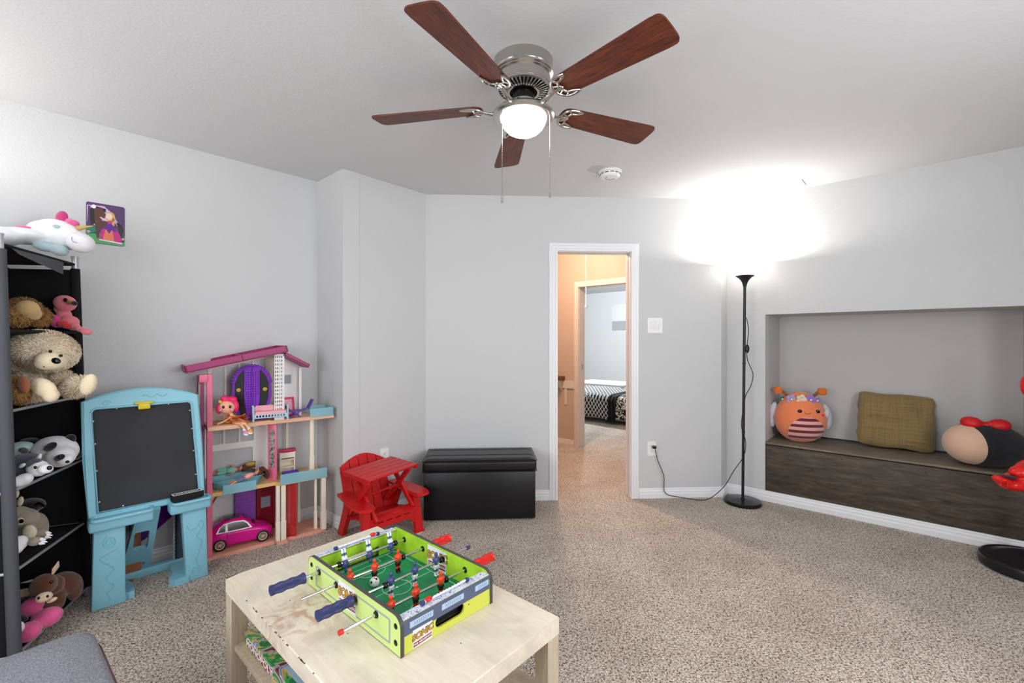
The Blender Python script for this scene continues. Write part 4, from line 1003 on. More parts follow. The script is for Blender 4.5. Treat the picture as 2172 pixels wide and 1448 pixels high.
MB().plate([(-.09, 0), (.07, 0), (.10, .05), (.10, .32), (-.09, .32)], [[(-.06, .08), (.03, .08), (.06, .12), (.06, .29), (-.06, .29)]], .03, XZ).build('frame', 'toy_brown', wf)
MB().plate(rect(-.075, .06, .07, .3), (), .006, XZat(.0)).build('panel', 'toy_grey', wf)

# ------------------------------------------------------------------ doll house
for n_, c_, r_ in (('dh_pink', (226, 112, 140), .4), ('dh_magenta', (152, 34, 98), .4), ('dh_hot', (196, 26, 92), .4), ('dh_cream', (238, 226, 206), .4), ('dh_white', (230, 226, 224), .4), ('dh_peach', (232, 182, 150), .4), ('dh_tan', (220, 176, 116), .4), ('dh_base', (226, 160, 138), .4),
                  ('dh_purple', (136, 70, 172), .4), ('dh_dark_red', (132, 14, 36), .3), ('dh_slate', (58, 72, 84), .3), ('wd_purple', (128, 44, 190), .35), ('wd_black', (18, 22, 24), .4), ('gold', (196, 160, 50), .35), ('bed_blue', (170, 204, 220), .4), ('pink_cloth', (240, 170, 180), .8),
                  ('loung_purple', (94, 64, 158), .4), ('car_pink', (216, 16, 138), .2), ('tyre', (22, 22, 24), .6), ('rim_tan', (206, 184, 150), .35), ('car_glass', (70, 62, 66), .1), ('skin_tan', (206, 140, 104), .5), ('skin_peach', (240, 178, 140), .5), ('hair_brown', (84, 44, 30), .6), ('hair_blond', (170, 140, 60), .6),
                  ('hair_pink', (240, 40, 110), .5), ('cloth_orange', (248, 160, 80), .8), ('denim', (104, 110, 140), .8), ('mint', (130, 200, 180), .6), ('picture_grey', (140, 150, 160), .5)): mat(n_, c_, r_)
mat('dh_blue_clear', (150, 206, 220), .25, alpha=.55); mat('dh_red_clear', (200, 40, 40), .25, alpha=.6); mat('dh_pane', (225, 225, 228), .15, alpha=.35); mat('pool_blue', (120, 190, 206), .25, alpha=.7)
DM = Matrix.Translation((-1.767, 2.639, 0)) @ rotm((0, 0, R(40)))
dh = thing('doll_house', 'three storey pink and white doll house with magenta roof against the left wall', 'doll house'); dh.matrix_world = DM
DEP = .225
def P_(name, m, fn, parent=None, **k):
    mb = MB(); fn(mb); return mb.build(name, m, parent or dh, **k)
P_('base_floor', 'dh_base', lambda m: m.plate([(-.02, 0), (.36, 0), (.36, -.035), (.42, -.035), (.43, -.01), (.665, -.01), (.665, DEP), (-.02, DEP)], (), .022))
P_('middle_floor', 'dh_tan', lambda m: m.plate([(-.005, -.005), (.355, -.005), (.375, -.035), (.665, -.035), (.665, DEP), (-.005, DEP)], (), .022, Matrix.Translation((0, 0, .368))))
P_('upper_floor', 'dh_peach', lambda m: m.plate([(.0, -.02), (.24, -.02), (.265, -.005), (.72, -.005), (.72, DEP), (.0, DEP)], (), .022, Matrix.Translation((0, 0, .756))))
P_('floor_panel', 'dh_tan', lambda m: m.b2((.02, .0, .778), (.33, .2, .781)))
# left tower
P_('corner_post', 'dh_pink', lambda m: (m.b2((-.004, -.012, .022), (.024, .018, 1.085), .002, seg=1), m.b2((-.04, -.02, 1.04), (.0, .02, 1.085), .003)))
tw = P_('side_frame', 'dh_magenta', lambda m: (m.b2((-.03, .02, .022), (-.014, .035, 1.06)), m.b2((-.03, .19, .022), (-.014, .205, 1.06)), m.b2((-.03, .02, .75), (-.014, .205, .79)), m.b2((-.03, .02, .37), (-.014, .205, .40)), m.b2((-.03, .02, 1.04), (-.014, .205, 1.07))))
P_('side_window', 'dh_cream', lambda m: m.plate(rect(.035, .80, .19, 1.03), [rect(.05, .9, .105, 1.015), rect(.12, .9, .175, 1.015)], .008, YZat(-.026)), tw)
P_('side_panel', 'dh_cream', lambda m: m.plate(rect(.035, .40, .19, .75), [rect(.06, .55, .16, .7)], .006, YZat(-.025)), tw)
# elevator shaft
el = P_('elevator_base', 'dh_base', lambda m: m.lathe([(.0, 0), (.058, 0), (.058, .02), (.046, .026), (.046, .045), (0, .045)], 24, Matrix.Translation((-.115, .075, 0))))
P_('elevator_shaft', 'dh_slate', lambda m: m.lathe([(.04, .045), (.04, .36), (.036, .36), (.036, .045)], 20, Matrix.Translation((-.115, .075, 0))), el)
P_('elevator_track', 'picture_grey', lambda m: (m.b2((-.158, .03, .03), (-.15, .038, .42)), [m.b2((-.160, .028, .04 + .02 * i), (-.148, .034, .047 + .02 * i)) for i in range(18)]), el)
# posts
for (x0, y0, x1, y1, z0, z1, m_) in ((.358, -.03, .378, -.005, .022, .368, 'dh_cream'), (.386, -.032, .412, -.006, .022, .368, 'dh_cream'), (.632, -.03, .66, .0, .022, .368, 'dh_cream'), (.60, .015, .615, .03, .022, .368, 'dh_cream'), (.545, DEP - .02, .56, DEP, .022, .368, 'dh_cream'),
                                     (.575, .03, .60, .055, .39, .756, 'dh_cream'), (.47, DEP - .02, .485, DEP, .39, .756, 'dh_cream')):
    p = P_('post', m_, lambda m: m.b2((x0, y0, z0), (x1, y1, z1), .002, seg=1))
    P_('post_joint', m_, lambda m: m.b2((x0 - .002, y0 - .002, z0), (x1 + .002, y1 + .002, z0 + .12), .002, seg=1), p)
# top storey windows
def zr(x): return 1.10 + (x + .104) / .528 * .108
hol = []
for i in range(4):
    xa = .045 + .078 * i; xb = xa + .066; hol.append([(xa, .86), (xb, .86), (xb, zr(xb) - .03), (xa, zr(xa) - .03)])
bw = P_('window_wall', 'dh_cream', lambda m: m.plate([(.025, .778), (.42, .778), (.42, zr(.42)), (.025, zr(.025))], hol, .012, XZat(DEP - .01)))
for h_ in hol: P_('pane', 'dh_pane', lambda m: m.plate(h_, (), .002, XZat(DEP - .014)), bw, smooth=False)
hol2 = [rect(.03 + .085 * i, .63, .105 + .085 * i, .74) for i in range(3)] + [rr2(.03, .41, .27, .59, .012)]
bw2 = P_('window_wall', 'dh_white', lambda m: m.plate(rect(.01, .39, .40, .756), hol2, .012, XZat(DEP - .01)))
for h_ in hol2: P_('pane', 'dh_pane', lambda m: m.plate(h_, (), .002, XZat(DEP - .014)), bw2, smooth=False)
lat = []
for i in range(4):
    for j in range(17): lat.append([(.358 + .0115 * i + dx, .79 + .0235 * j + dz) for dx, dz in ((.004, 0), (.0085, .009), (.0045, .019), (.0, .010))])
P_('lattice_column', 'dh_white', lambda m: (m.plate(rect(.354, .778, .406, 1.195), lat, .006, XZat(.012)), m.b2((.406, .006, .778), (.412, .05, 1.195))))
P_('striped_wall', 'dh_white', lambda m: (m.plate([(.41, .778), (.535, .778), (.535, 1.115), (.41, 1.185)], (), .006, XZat(.14)), [m.b2((.415 + .012 * i, .132, .79), (.419 + .012 * i, .135, 1.1)) for i in range(10)], m.b2((.525, .1, .778), (.54, .14, 1.1))))
pc = P_('wall_art', 'dh_white', lambda m: m.b2((.43, .126, .99), (.485, .134, 1.055), .001, seg=1)); P_('art_print', 'picture_grey', lambda m: m.b2((.434, .1245, .994), (.481, .1265, 1.051)), pc)
# roofs
def roof(name, x0, z0, x1, z1, y0, y1, th, rim):
    L_ = math.hypot(x1 - x0, z1 - z0); M = Matrix.Translation((x0, 0, z0)) @ rotm((0, -math.atan2(z1 - z0, x1 - x0), 0))
    def f(m):
        m.b2((0, y0, 0), (L_, y1, .008), 0, M)
        for lo, hi in (((0, y0, 0), (L_, y0 + rim, th)), ((0, y1 - rim, 0), (L_, y1, th)), ((0, y0, 0), (rim, y1, th)), ((L_ - rim, y0, 0), (L_, y1, th)), ((L_ * .52, y0, 0), (L_ * .54, y1, th))): m.b2(lo, hi, .002, M, 1)
    return P_(name, 'dh_magenta', f)
roof('roof', -.104, 1.095, .426, 1.208, -.035, DEP, .042, .012); roof('side_roof', .405, 1.185, .556, 1.10, .0, .17, .026, .01)
# railings and doors
P_('railing', 'dh_blue_clear', lambda m: (m.b2((.565, -.009, .772), (.715, -.005, .83)), m.b2((.711, -.009, .772), (.715, .15, .83)), m.b2((.58, .15, .772), (.715, .154, .83))))
P_('railing', 'dh_blue_clear', lambda m: m.b2((.378, -.041, .372), (.662, -.037, .437)))
P_('railing', 'dh_blue_clear', lambda m: m.b2((.075, -.011, .368), (.25, -.007, .425)))
dr = P_('pink_door', 'dh_pink', lambda m: m.box((.0, 0, 0), (.055, .01, .362), .002), loc=(.352, .045, .572), rot=(0, 0, R(-38)))
def door_art(mb): mb.box((0, -.0055, .02), (.03, .002, .24), .003)
mat('foliage_print', (60, 66, 54), .4, var=(60, .8), col2=(190, 190, 180)); P_('door_print', 'foliage_print', door_art, dr)
rd = P_('red_door', 'dh_red_clear', lambda m: m.box((0, 0, 0), (.07, .006, .34)), loc=(.448, -.005, .193), rot=(0, 0, R(-32)))
P_('back_panel', 'dh_purple', lambda m: (m.b2((.17, DEP - .03, .03), (.285, DEP - .02, .36)), [m.b2((.175, DEP - .033, .045 + .026 * i), (.28, DEP - .028, .053 + .026 * i)) for i in range(12)]))
bp2 = P_('back_panel', 'dh_dark_red', lambda m: m.b2((.29, DEP - .03, .03), (.40, DEP - .018, .36))); P_('window_print', 'picture_grey', lambda m: m.b2((.315, DEP - .0335, .18), (.37, DEP - .0295, .25)), bp2)
P_('side_panel', 'dh_dark_red', lambda m: m.b2((.50, .12, .03), (.51, DEP, .36)))
P_('brace', 'toy_brown', lambda m: m.tube([(.02, .05, .30), (.06, .05, .366)], .006, 6))

def onDH(o, x, y, z, rz=0): o.matrix_world = DM @ Matrix.Translation((x, y, z)) @ rotm((0, 0, R(rz))); return o
# wardrobe
wr = onDH(thing('toy_wardrobe', 'arched purple and black ornate toy wardrobe on the doll house top floor', 'toy furniture'), .245, .09, .782, -14)
arcp = [(.105 * math.cos(PI * k / 20), .22 + .12 * math.sin(PI * k / 20)) for k in range(21)]
outl = [(-.07, 0), (.07, 0), (.088, .06), (.108, .14)] + arcp + [(-.108, .14), (-.088, .06)]
MB().plate(outl, (), .05, XZat(.05)).build('case', 'wd_purple', wr, ang=30)
mb = MB(); k = 0
for k in range(1, 20):
    a = PI * k / 20; mb.ell((.106 * math.cos(a), .0, .22 + .121 * math.sin(a)), (.009, .006, .009), nu=8, nv=6)
mb.build('scalloped_edge', 'wd_purple', wr)
for s in (-1, 1):
    p_ = [(s * .03, .02), (s * .055, .02), (s * .07, .07), (s * .09, .14), (s * .092, .23), (s * .075, .28), (s * .045, .315), (s * .045, .12)]
    q = MB().plate(p_ if s > 0 else p_[::-1], (), .006, XZat(.0)).build('side_door', 'wd_black', wr)
    MB().lathe([(.012, .002), (.012, -.004), (.005, -.006), (.004, -.003), (.0001, -.003)], 16, Matrix.Translation((s * .072, -.006, .19)) @ rotm((R(-90), 0, 0))).build('ring_handle', 'gold', q)
    c_ = [(s * .002, .03), (s * .026, .03), (s * .042, .13), (s * .042, .3), (s * .002, .33)]
    rc = random.Random(11 + s); hl_ = []
    for gx in range(3):
        for gz in range(17):
            x, z = .009 + .012 * gx, .06 + .0148 * gz
            if x < .022 + (z - .03) * .1 - .002 and z < .305: hl_.append([(s * (x + .0036 * math.cos(2 * PI * j / 6 + gz)), z + .0052 * math.sin(2 * PI * j / 6 + gz)) for j in range(6)])
    q = MB().plate(c_, hl_, .008, XZat(.0)).build('door', 'wd_purple', wr, smooth=False)
# little sofa bed
sb = onDH(thing('toy_daybed', 'small pale blue toy daybed with pink cushions in front of the purple wardrobe', 'toy furniture'), .335, .02, .779, -8)
for x in (-.095, .095):
    for y in (-.035, .035):
        lg = MB().cyl((x, y, 0), (x, y, .085), .006, n=10).ell((x, y, .088), .008, nu=8, nv=6).build('post', 'bed_blue', sb)
MB().plate(rect(-.09, .02, .09, .045), [rect(-.08 + .0165 * i, .026, -.07 + .0165 * i, .039) for i in range(10)], .006, XZat(-.032)).build('front_rail', 'bed_blue', sb, smooth=False)
MB().plate([(-.09, .03), (.09, .03), (.09, .075), (.05, .083), (.0, .096), (-.05, .083), (-.09, .075)], (), .006, XZat(.04)).build('back_rail', 'bed_blue', sb)
MB().b2((-.09, -.034, .035), (.09, .034, .062), .01, seg=3).build('mattress', 'pink_cloth', sb); MB().box((0, .02, .074), (.17, .02, .04), .009, rot=(R(-15), 0, 0), seg=3).build('back_cushion', 'pink_cloth', sb)
# purple lounger
lc = onDH(thing('toy_lounger', 'thin purple folding toy lounge chair behind the clear blue railing', 'toy furniture'), .49, .03, .779, 0)
mb = MB()
for y in (-.025, .025):
    mb.tube([(-.06, y, .075), (-.035, y, .04), (.045, y, .045), (.07, y, .05), (.10, y, .11)], .0035, 6); mb.tube([(-.03, y, .042), (.02, y, .0035)], .0035, 6); mb.tube([(.02, y, .042), (-.04, y, .0035)], .0035, 6)
mb.build('frame', 'loung_purple', lc)
MB().box((.005, 0, .046), (.09, .05, .004)).box((-.05, 0, .062), (.045, .05, .004), rot=(0, R(55), 0)).box((.087, 0, .08), (.065, .05, .004), rot=(0, R(-63), 0)).build('sling', 'loung_purple', lc)
tf = onDH(thing('toy_easel_frame', 'magenta framed toy picture leaning on the doll house wall', 'toy furniture'), .455, .10, .779, 4)
MB().plate(rect(-.045, 0, .045, .125), [rect(-.033, .012, .033, .113)], .008, rotm((R(-12), 0, 0)) @ XZ).build('frame', 'dh_hot', tf); MB().plate(rect(-.034, .01, .034, .114), (), .003, rotm((R(-12), 0, 0)) @ XZat(.0)).build('print', 'pink_cloth', tf)
# cabinet and basket on the middle floor
cb = onDH(thing('toy_cabinet', 'small cream toy cabinet with pink top on the doll house middle floor', 'toy furniture'), .46, .12, .39, -6)
P_('body', 'dh_cream', lambda m: (m.b2((-.045, 0, 0), (-.038, .05, .15)), m.b2((.038, 0, 0), (.045, .05, .15)), m.b2((-.045, .045, 0), (.045, .05, .15)), [m.b2((-.045, 0, z), (.045, .05, z + .006)) for z in (0, .045, .095)], m.b2((-.04, .002, .11), (.04, .01, .146))), cb)
P_('top', 'dh_hot', lambda m: m.b2((-.05, -.006, .15), (.05, .055, .165), .003), cb)
bk = onDH(thing('toy_basket', 'purple slotted toy basket behind the middle railing of the doll house', 'toy basket'), .455, .03, .39, 0)
MB().plate(rect(-.045, 0, .045, .042), [rect(-.036 + .012 * i, .008, -.03 + .012 * i, .032) for i in range(6)], .003, XZat(-.022)).plate(rect(-.045, 0, .045, .042), (), .003, XZat(.025)).b2((-.045, -.025, 0), (.045, .025, .004)).b2((-.045, -.025, 0), (-.042, .025, .042)).b2((.042, -.025, 0), (.045, .025, .042)).build('basket', 'loung_purple', bk, smooth=False)
# pool with two dolls
pl = onDH(thing('toy_pool', 'translucent blue toy pool tub on the doll house middle floor', 'toy pool'), .165, .09, .3915, 0)
def tub(m):
    rings = []
    for (s, z) in ((.82, 0.0), (.9, .03), (1.0, .052), (1.06, .054), (1.06, .050), (.98, .048), (.86, .03), (.78, .006)): rings.append([(x * s, y * s, z) for x, y in rr2(-.145, -.075, .145, .075, .06, 6)])
    n = len(rings[0]); vs = [v for r_ in rings for v in r_]; fs = [[i * n + j, i * n + (j + 1) % n, (i + 1) * n + (j + 1) % n, (i + 1) * n + j] for i in range(len(rings) - 1) for j in range(n)]
    fs += [list(range(n))[::-1], [(len(rings) - 1) * n + j for j in range(n)]]; m.raw(vs, fs)
P_('tub', 'pool_blue', tub, pl); P_('step', 'pool_blue', lambda m: m.b2((-.13, -.035, .008), (-.07, .035, .034), .01), pl)
def toy_doll(name, label, M, skin, hair, cloth, cloth2, long_):
    t = thing(name, label, 'doll', group='fashion dolls in the toy pool'); t.matrix_world = M   # lies along -x, head towards +x, face up
    mb = MB(); mb.ell((0, 0, 0), (.021, .018, .019)); mb.cyl((-.012, 0, 0), (-.032, 0, -.002), .006, n=8); mb.ell((-.055, 0, 0), (.034, .019, .013))
    for s in (-1, 1):
        mb.tube([(-.038, s * .018, .0), (-.065, s * .032, .004), (-.09, s * .026, .01)], [.006, .005, .004], 8); mb.tube([(-.09, s * .009, .0), (-.135, s * .011, .006), (-.175, s * .01, .0)], [.010, .008, .005], 8)
    b_ = remesh(mb.build('body', skin, t), .0035, 3)
    mb = MB()
    if long_: mb.ell((.006, 0, -.004), (.024, .022, .022)); [mb.tube(spline([(.015, y, .01), (.035, y * 1.4, .004), (.04, y * 1.6, -.03), (.032, y * 1.5, -.055)], 4), [.008] * 13, 6) for y in (-.015, -.007, 0, .007, .015)]
    else: mb.ell((.007, 0, -.003), (.023, .021, .021)); [mb.tube(spline([(.014, y, .008), (.045, y * 2, .006), (.075, y * 2.2, -.002)], 4), [.009] * 9, 6) for y in (-.012, 0, .012)]
    mb.build('hair', hair, t); mb = MB(); mb.ell((-.058, 0, .0), (.032, .021, .0155)); mb.build('top', cloth, t)
    mb = MB(); [mb.tube([(-.085, s * .008, .001), (-.13, s * .012, .006)], [.0135, .011], 8) for s in (-1, 1)]; mb.build('trousers', cloth2, t)
    mb = MB(); [mb.ell((-.006, s * .006, .0175), (.0022, .003, .0015), nu=8, nv=6) for s in (-1, 1)]; mb.ell((-.012, 0, .0175), (.0015, .004, .001), nu=8, nv=6); mb.build('face', 'hair_brown', t)
toy_doll('fashion_doll', 'fashion doll with long dark brown hair and jeans lying across the pool rim', DM @ Matrix.Translation((.27, .03, .462)) @ rotm((R(10), R(-14), R(8))), 'skin_tan', 'hair_brown', 'pink_cloth', 'denim', True)
toy_doll('fashion_doll', 'fashion doll with short brown and blond hair lying at the back of the pool', DM @ Matrix.Translation((.20, .155, .47)) @ rotm((R(50), R(-6), R(-20))), 'skin_tan', 'hair_brown', 'mint', 'mint', False)
MB().ell((0, 0, 0), (.03, .016, .014)).build('hair_tail', 'hair_blond', bpy.data.objects['fashion_doll.001'], loc=(.05, .015, .01))
# rag doll on the top floor edge
rg = thing('rag_doll', 'big headed doll with bright pink hair and orange skirt sitting on the doll house edge', 'doll'); hp = DM @ Vector((.10, .015, .885)); rg.matrix_world = Matrix.Translation(hp) @ rotm((0, 0, R(25)))
# faces -y with a tilt to the right
mb = MB(); mb.ell((0, 0, 0), (.044, .04, .042), rot=(0, R(20), 0)); mb.cyl((.012, 0, -.03), (.03, 0, -.062), .010, n=10); mb.ell((.038, 0, -.08), (.022, .018, .03), rot=(0, R(-20), 0))
mb.tube([(.02, -.005, -.062), (-.015, -.015, -.085), (-.05, -.02, -.098)], [.007, .006, .006], 8); mb.tube([(.045, -.004, -.062), (.08, -.01, -.085), (.105, -.015, -.098)], [.007, .006, .006], 8)
mb.tube([(.04, -.02, -.095), (.075, -.035, -.105), (.098, -.05, -.14)], [.010, .008, .007], 8); mb.tube([(.055, -.015, -.095), (.095, -.03, -.10), (.118, -.045, -.135)], [.010, .008, .007], 8)
remesh(mb.build('body', 'skin_peach', rg), .004, 3)
mb = MB(); mb.ell((.0, .010, .008), (.048, .040, .044)); mb.ell((-.012, .0, .05), (.022, .018, .018)); mb.ell((.022, .012, .04), (.03, .022, .022)); mb.ell((-.042, .004, -.012), (.016, .02, .03)); mb.ell((.046, .008, -.002), (.015, .02, .034)); remesh(mb.build('hair', 'hair_pink', rg), .004, 3)
mb = MB(); [mb.ell((-.032 + .02 * k, -.02, .034 - .006 * k), (.011, .006, .008), rot=(0, R(30 - 40 * k), 0)) for k in (0, 1)]; mb.build('bow', 'clip_yellow', rg)
for x, m_ in ((-.014, 'wd_black'), (.02, 'wd_black')): MB().ell((x, -.0385, .004), (.0065, .003, .009), nu=10, nv=8).build('eye', m_, rg)
for x in (-.03, .03): MB().ell((x, -.034, -.014), (.009, .003, .008), rot=(0, 0, R(-28 if x < 0 else 28)), nu=10, nv=8).build('cheek', 'card_pink', rg)
mb = MB()
rc = random.Random(2)
for k in range(110):
    a = rc.uniform(0, 2 * PI); r_ = rc.uniform(.04, .07); z0 = Vector((.044, -.004, -.078)); tip = Vector((.05 + r_ * math.cos(a), -.008 + .7 * r_ * math.sin(a), -.092 + rc.uniform(-.005, .045)))
    tip.z = max(tip.z, -.100); s_ = (tip - z0).cross(Vector((0, 0, 1))).normalized() * .012; mb.raw([z0 - s_ * .3, z0 + s_ * .3, tip + s_, tip - s_], [[0, 1, 2, 3]])
o = mb.build('tulle_skirt', 'cloth_orange', rg, ang=None, kind='stuff')
for (x, y, z, m_) in ((.102, -.058, -.150, 'card_pink'), (.124, -.052, -.144, 'cloth_orange')):
    sh = MB().ell((x, y, z), (.012, .019, .010), rot=(R(25), 0, R(20))).build('shoe', m_, rg); MB().ell((x + .001, y - .005, z - .008), (.0135, .0205, .006), rot=(R(25), 0, R(20))).build('sole', 'white_plastic', sh)
    MB().cyl((x - .006, y + .008, z + .006), (x - .01, y + .014, z + .018), .0085, n=10).build('sock', 'white_plastic', sh)

# toy car
car = onDH(thing('toy_car', 'glossy magenta toy hatchback car parked on the doll house ground floor', 'toy car'), .012, .115, .0225, -3)
CLn, CW_ = .345, .075
def ring(x, w, z0, z1, k=6):
    pts = rr2(-w, z0, w, z1, min(.022, (z1 - z0) * .4), k); return [(x, p[0], p[1]) for p in pts]
def loft(mb, rings):
    n = len(rings[0]); vs = [v for r_ in rings for v in r_]; fs = [[i * n + j, i * n + (j + 1) % n, (i + 1) * n + (j + 1) % n, (i + 1) * n + j] for i in range(len(rings) - 1) for j in range(n)]
    fs += [list(range(n))[::-1], [(len(rings) - 1) * n + j for j in range(n)]]; return mb.raw(vs, fs)
body = MB(); loft(body, [ring(0, .05, .035, .075), ring(.008, .062, .025, .092), ring(.03, .072, .02, .104), ring(.08, .075, .018, .108), ring(.2, .075, .018, .107), ring(.255, .074, .018, .103), ring(.3, .071, .02, .094), ring(.332, .062, .024, .08), ring(.345, .048, .034, .066)])
bo = body.build('body', 'car_pink', car, ang=60)
cab = MB(); 
def cring(x, w, z0, z1, tw): return [(x, -w, z0), (x, -tw, z1 - .012), (x, -tw + .014, z1), (x, tw - .014, z1), (x, tw, z1 - .012), (x, w, z0)]
loft(cab, [cring(.012, .064, .09, .104, .056), cring(.04, .068, .1, .142, .054), (cring(.075, .07, .1, .162, .053)), cring(.13, .07, .1, .17, .053), cring(.185, .07, .1, .165, .052), cring(.215, .07, .1, .145, .053), cring(.25, .068, .096, .108, .056)])
cab.build('cabin', 'car_pink', car, ang=40)
def side_win(pts, y0, m_, name, par, t=.0015):
    # points (x, z) on the sloping cabin side
    def yy(z): return -.0705 + (z - .1) / .055 * .0165 - y0
    mb = MB(); n = len(pts); vs = [(x, yy(z), z) for x, z in pts] + [(x, yy(z) + t, z) for x, z in pts]; mb.raw(vs, [list(range(n))[::-1]]); return mb.build(name, m_, par, smooth=False)
wn = side_win([(.038, .104), (.228, .104), (.205, .138), (.185, .153), (.13, .158), (.08, .152), (.055, .135)], .0012, 'white_plastic', 'window_trim', car)
side_win([(.05, .109), (.086, .109), (.088, .147), (.072, .144), (.06, .132)], .002, 'car_glass', 'side_glass', wn); side_win([(.1, .109), (.214, .109), (.198, .134), (.18, .147), (.13, .151), (.1, .149)], .002, 'car_glass', 'side_glass', wn)
MB().raw([(.188, -.045, .1665), (.188, .045, .1665), (.25, .05, .112), (.25, -.05, .112)], [[0, 1, 2, 3]]).build('windscreen', 'car_glass', car, smooth=False)
MB().raw([(.065, -.04, .161), (.065, .04, .161), (.02, .045, .118), (.02, -.045, .118)], [[3, 2, 1, 0]]).build('rear_glass', 'car_glass', car, smooth=False)
MB().b2((.085, -.04, .1695), (.165, .04, .1715), .001).build('sunroof', 'car_glass', car)
MB().tube([(.11, -.0765, .093), (.13, -.0775, .093)], .002, 6).build('door_handle', 'chrome', car); MB().tube([(.098, -.0762, .03), (.097, -.0766, .10)], .0008, 5).build('door_seam', 'dh_magenta', car)
for x in (.058, .285):
    for s in (-1, 1):
        Mx = Matrix.Translation((x, s * .066, .036)) @ rotm((R(90) if s < 0 else R(-90), 0, 0))
        w = MB().lathe([(0, -.012), (.03, -.012), (.036, -.009), (.036, .009), (.03, .012), (.025, .012), (.024, .008), (0, .008)], 24, Mx).build('wheel', 'tyre', car, ang=30)
        mb = MB(); mb.lathe([(.022, .0085), (.025, .0125), (.022, .013), (.020, .0085)], 24, Mx); mb.lathe([(.006, .0085), (.006, .012), (0, .012)], 12, Mx)
        for k in range(14): mb.box((.0135, 0, .0105), (.017, .0018, .003), 0, Mx @ rotm((0, 0, 2 * PI * k / 14)))
        mb.build('rim', 'rim_tan', w)
MB().box((.005, 0, .05), (.012, .1, .02), .004).build('bumper', 'black_satin', car); MB().box((.34, 0, .045), (.014, .09, .018), .004).build('bumper', 'white_plastic', car)
# ------------------------------------------------------------------ fabric shelf unit
mat('sleeve_grey', (78, 80, 86), .8, bump=(500, .2, .002)); mat('fabric_black', (17, 17, 19), .95, bump=(600, .25, .002)); mat('tube_silver', (186, 188, 192), .35, .6)
SM = Matrix.Translation((-1.948, 1.784, 0)) @ rotm((0, 0, R(110.1))) @ rotm((R(-1.7), 0, 0))
SW, SDP, SHZ = .532, .27, 1.692
su = thing('fabric_shelf_unit', 'tall black fabric shelf unit with tube frame, filled with soft toys, against left wall', 'shelf'); su.matrix_world = SM
LEV = [.045, .373, .687, 1.005, 1.324]
YK = .98
def ats(u, v, Y): return at(u, v, Y * YK)
for x in (0, SW):
    for y in (0, SDP):
        r_ = .021 if (x == 0) else .018
        p = MB().cyl((x, y, .05), (x, y, SHZ - .055), r_, n=16).build('post_sleeve', 'sleeve_grey' if x == 0 else 'fabric_black', su)
        MB().cyl((x, y, 0), (x, y, SHZ), .0145, n=14).cyl((x, y, SHZ), (x, y, SHZ + .006), .016, n=14).build('post_tube', 'tube_silver', p)
for z in LEV + [SHZ - .03]:
    sag = .0 if z < 1.6 else .0
    def fz(u, v): return (.01 + (SW - .02) * u, .005 + (SDP - .01) * v, z - .012 * math.sin(PI * u) * math.sin(PI * (v * .8 + .1)))
    sh = MB().grid(fz, 12, 8).build('shelf', 'fabric_black', su, ang=None); md = sh.modifiers.new('t', 'SOLIDIFY'); md.thickness = .008
    mb = MB(); mb.cyl((0, 0, z - .004), (SW, 0, z - .004), .0065, n=10); mb.cyl((0, SDP, z - .004), (SW, SDP, z - .004), .0065, n=10); mb.cyl((0, 0, z - .004), (0, SDP, z - .004), .0065, n=10); mb.cyl((SW, 0, z - .004), (SW, SDP, z - .004), .0065, n=10)
    mb.build('shelf_rod', 'tube_silver' if z in LEV[:4] else 'fabric_black', sh)
MB().b2((.005, SDP - .004, .04), (SW - .005, SDP, SHZ - .05)).build('back_panel', 'fabric_black', su); MB().b2((SW - .004, .004, .04), (SW, SDP - .004, SHZ - .06)).build('side_panel', 'fabric_black', su); MB().b2((0, .004, .04), (.004, SDP - .004, SHZ - .06)).build('side_panel', 'fabric_black', su)
# loose flap of the top cloth
fp = [(.05, .0, SHZ - .03), (.30, -.004, SHZ - .035), (.42, -.006, SHZ - .04), (.40, -.012, SHZ - .10), (.27, -.016, SHZ - .085), (.10, -.010, SHZ - .06)]
MB().raw(fp, [[0, 1, 5], [1, 4, 5], [1, 2, 3, 4]]).build('loose_flap', 'sleeve_grey', su, ang=None)
def inS(x, y, z): return SM @ Vector((x, y, z))

# ------------------------------------------------------------------ soft toys
mats_p = (('plush_white', (238, 238, 240)), ('plush_pink', (222, 120, 132)), ('plush_hot', (236, 60, 150)), ('plush_red', (214, 34, 44)), ('plush_tan', (224, 198, 166)), ('plush_cream', (230, 212, 178)), ('plush_brown', (122, 84, 46)), ('plush_gold', (206, 172, 116)),
          ('plush_black', (20, 20, 24)), ('plush_grey', (74, 78, 90)), ('plush_taupe', (150, 138, 122)), ('plush_pale', (216, 206, 176)), ('plush_donkey', (96, 56, 34)), ('plush_muzzle', (222, 194, 162)), ('plush_rose', (226, 88, 150)), ('plush_bluegrey', (170, 192, 200)), ('plush_magenta', (196, 50, 116)), ('plush_mint', (178, 210, 200)),
          ('plush_orange', (238, 132, 84)), ('plush_amber', (220, 110, 30)), ('plush_maroon', (112, 32, 46)), ('plush_blush', (238, 176, 168)), ('plush_lilac', (150, 118, 200)), ('plush_lavender', (168, 156, 206)), ('plush_rust', (150, 84, 48)), ('olive', (122, 102, 52)))
for n_, c_ in mats_p: mat(n_, c_, .9, sheen=.35, bump=(320, .35, .003), spec=.2)
mat('silver_cloth', (200, 204, 212), .4, bump=(90, .5, .004)); mat('horn_gold', (190, 160, 84), .5); mat('eye_black', (10, 10, 12), .12); mat('plush_tan_fur', (250, 230, 204), .9, var=(30, .15), spec=.2); mat('plush_brown_fur', (176, 134, 84), .9, var=(30, .25), spec=.2)
S_ = lambda Y: Y / F_PX
def toy(name, label, p, cat='soft toy'): return thing(name, label, cat, p, group='soft toys on the fabric shelf')
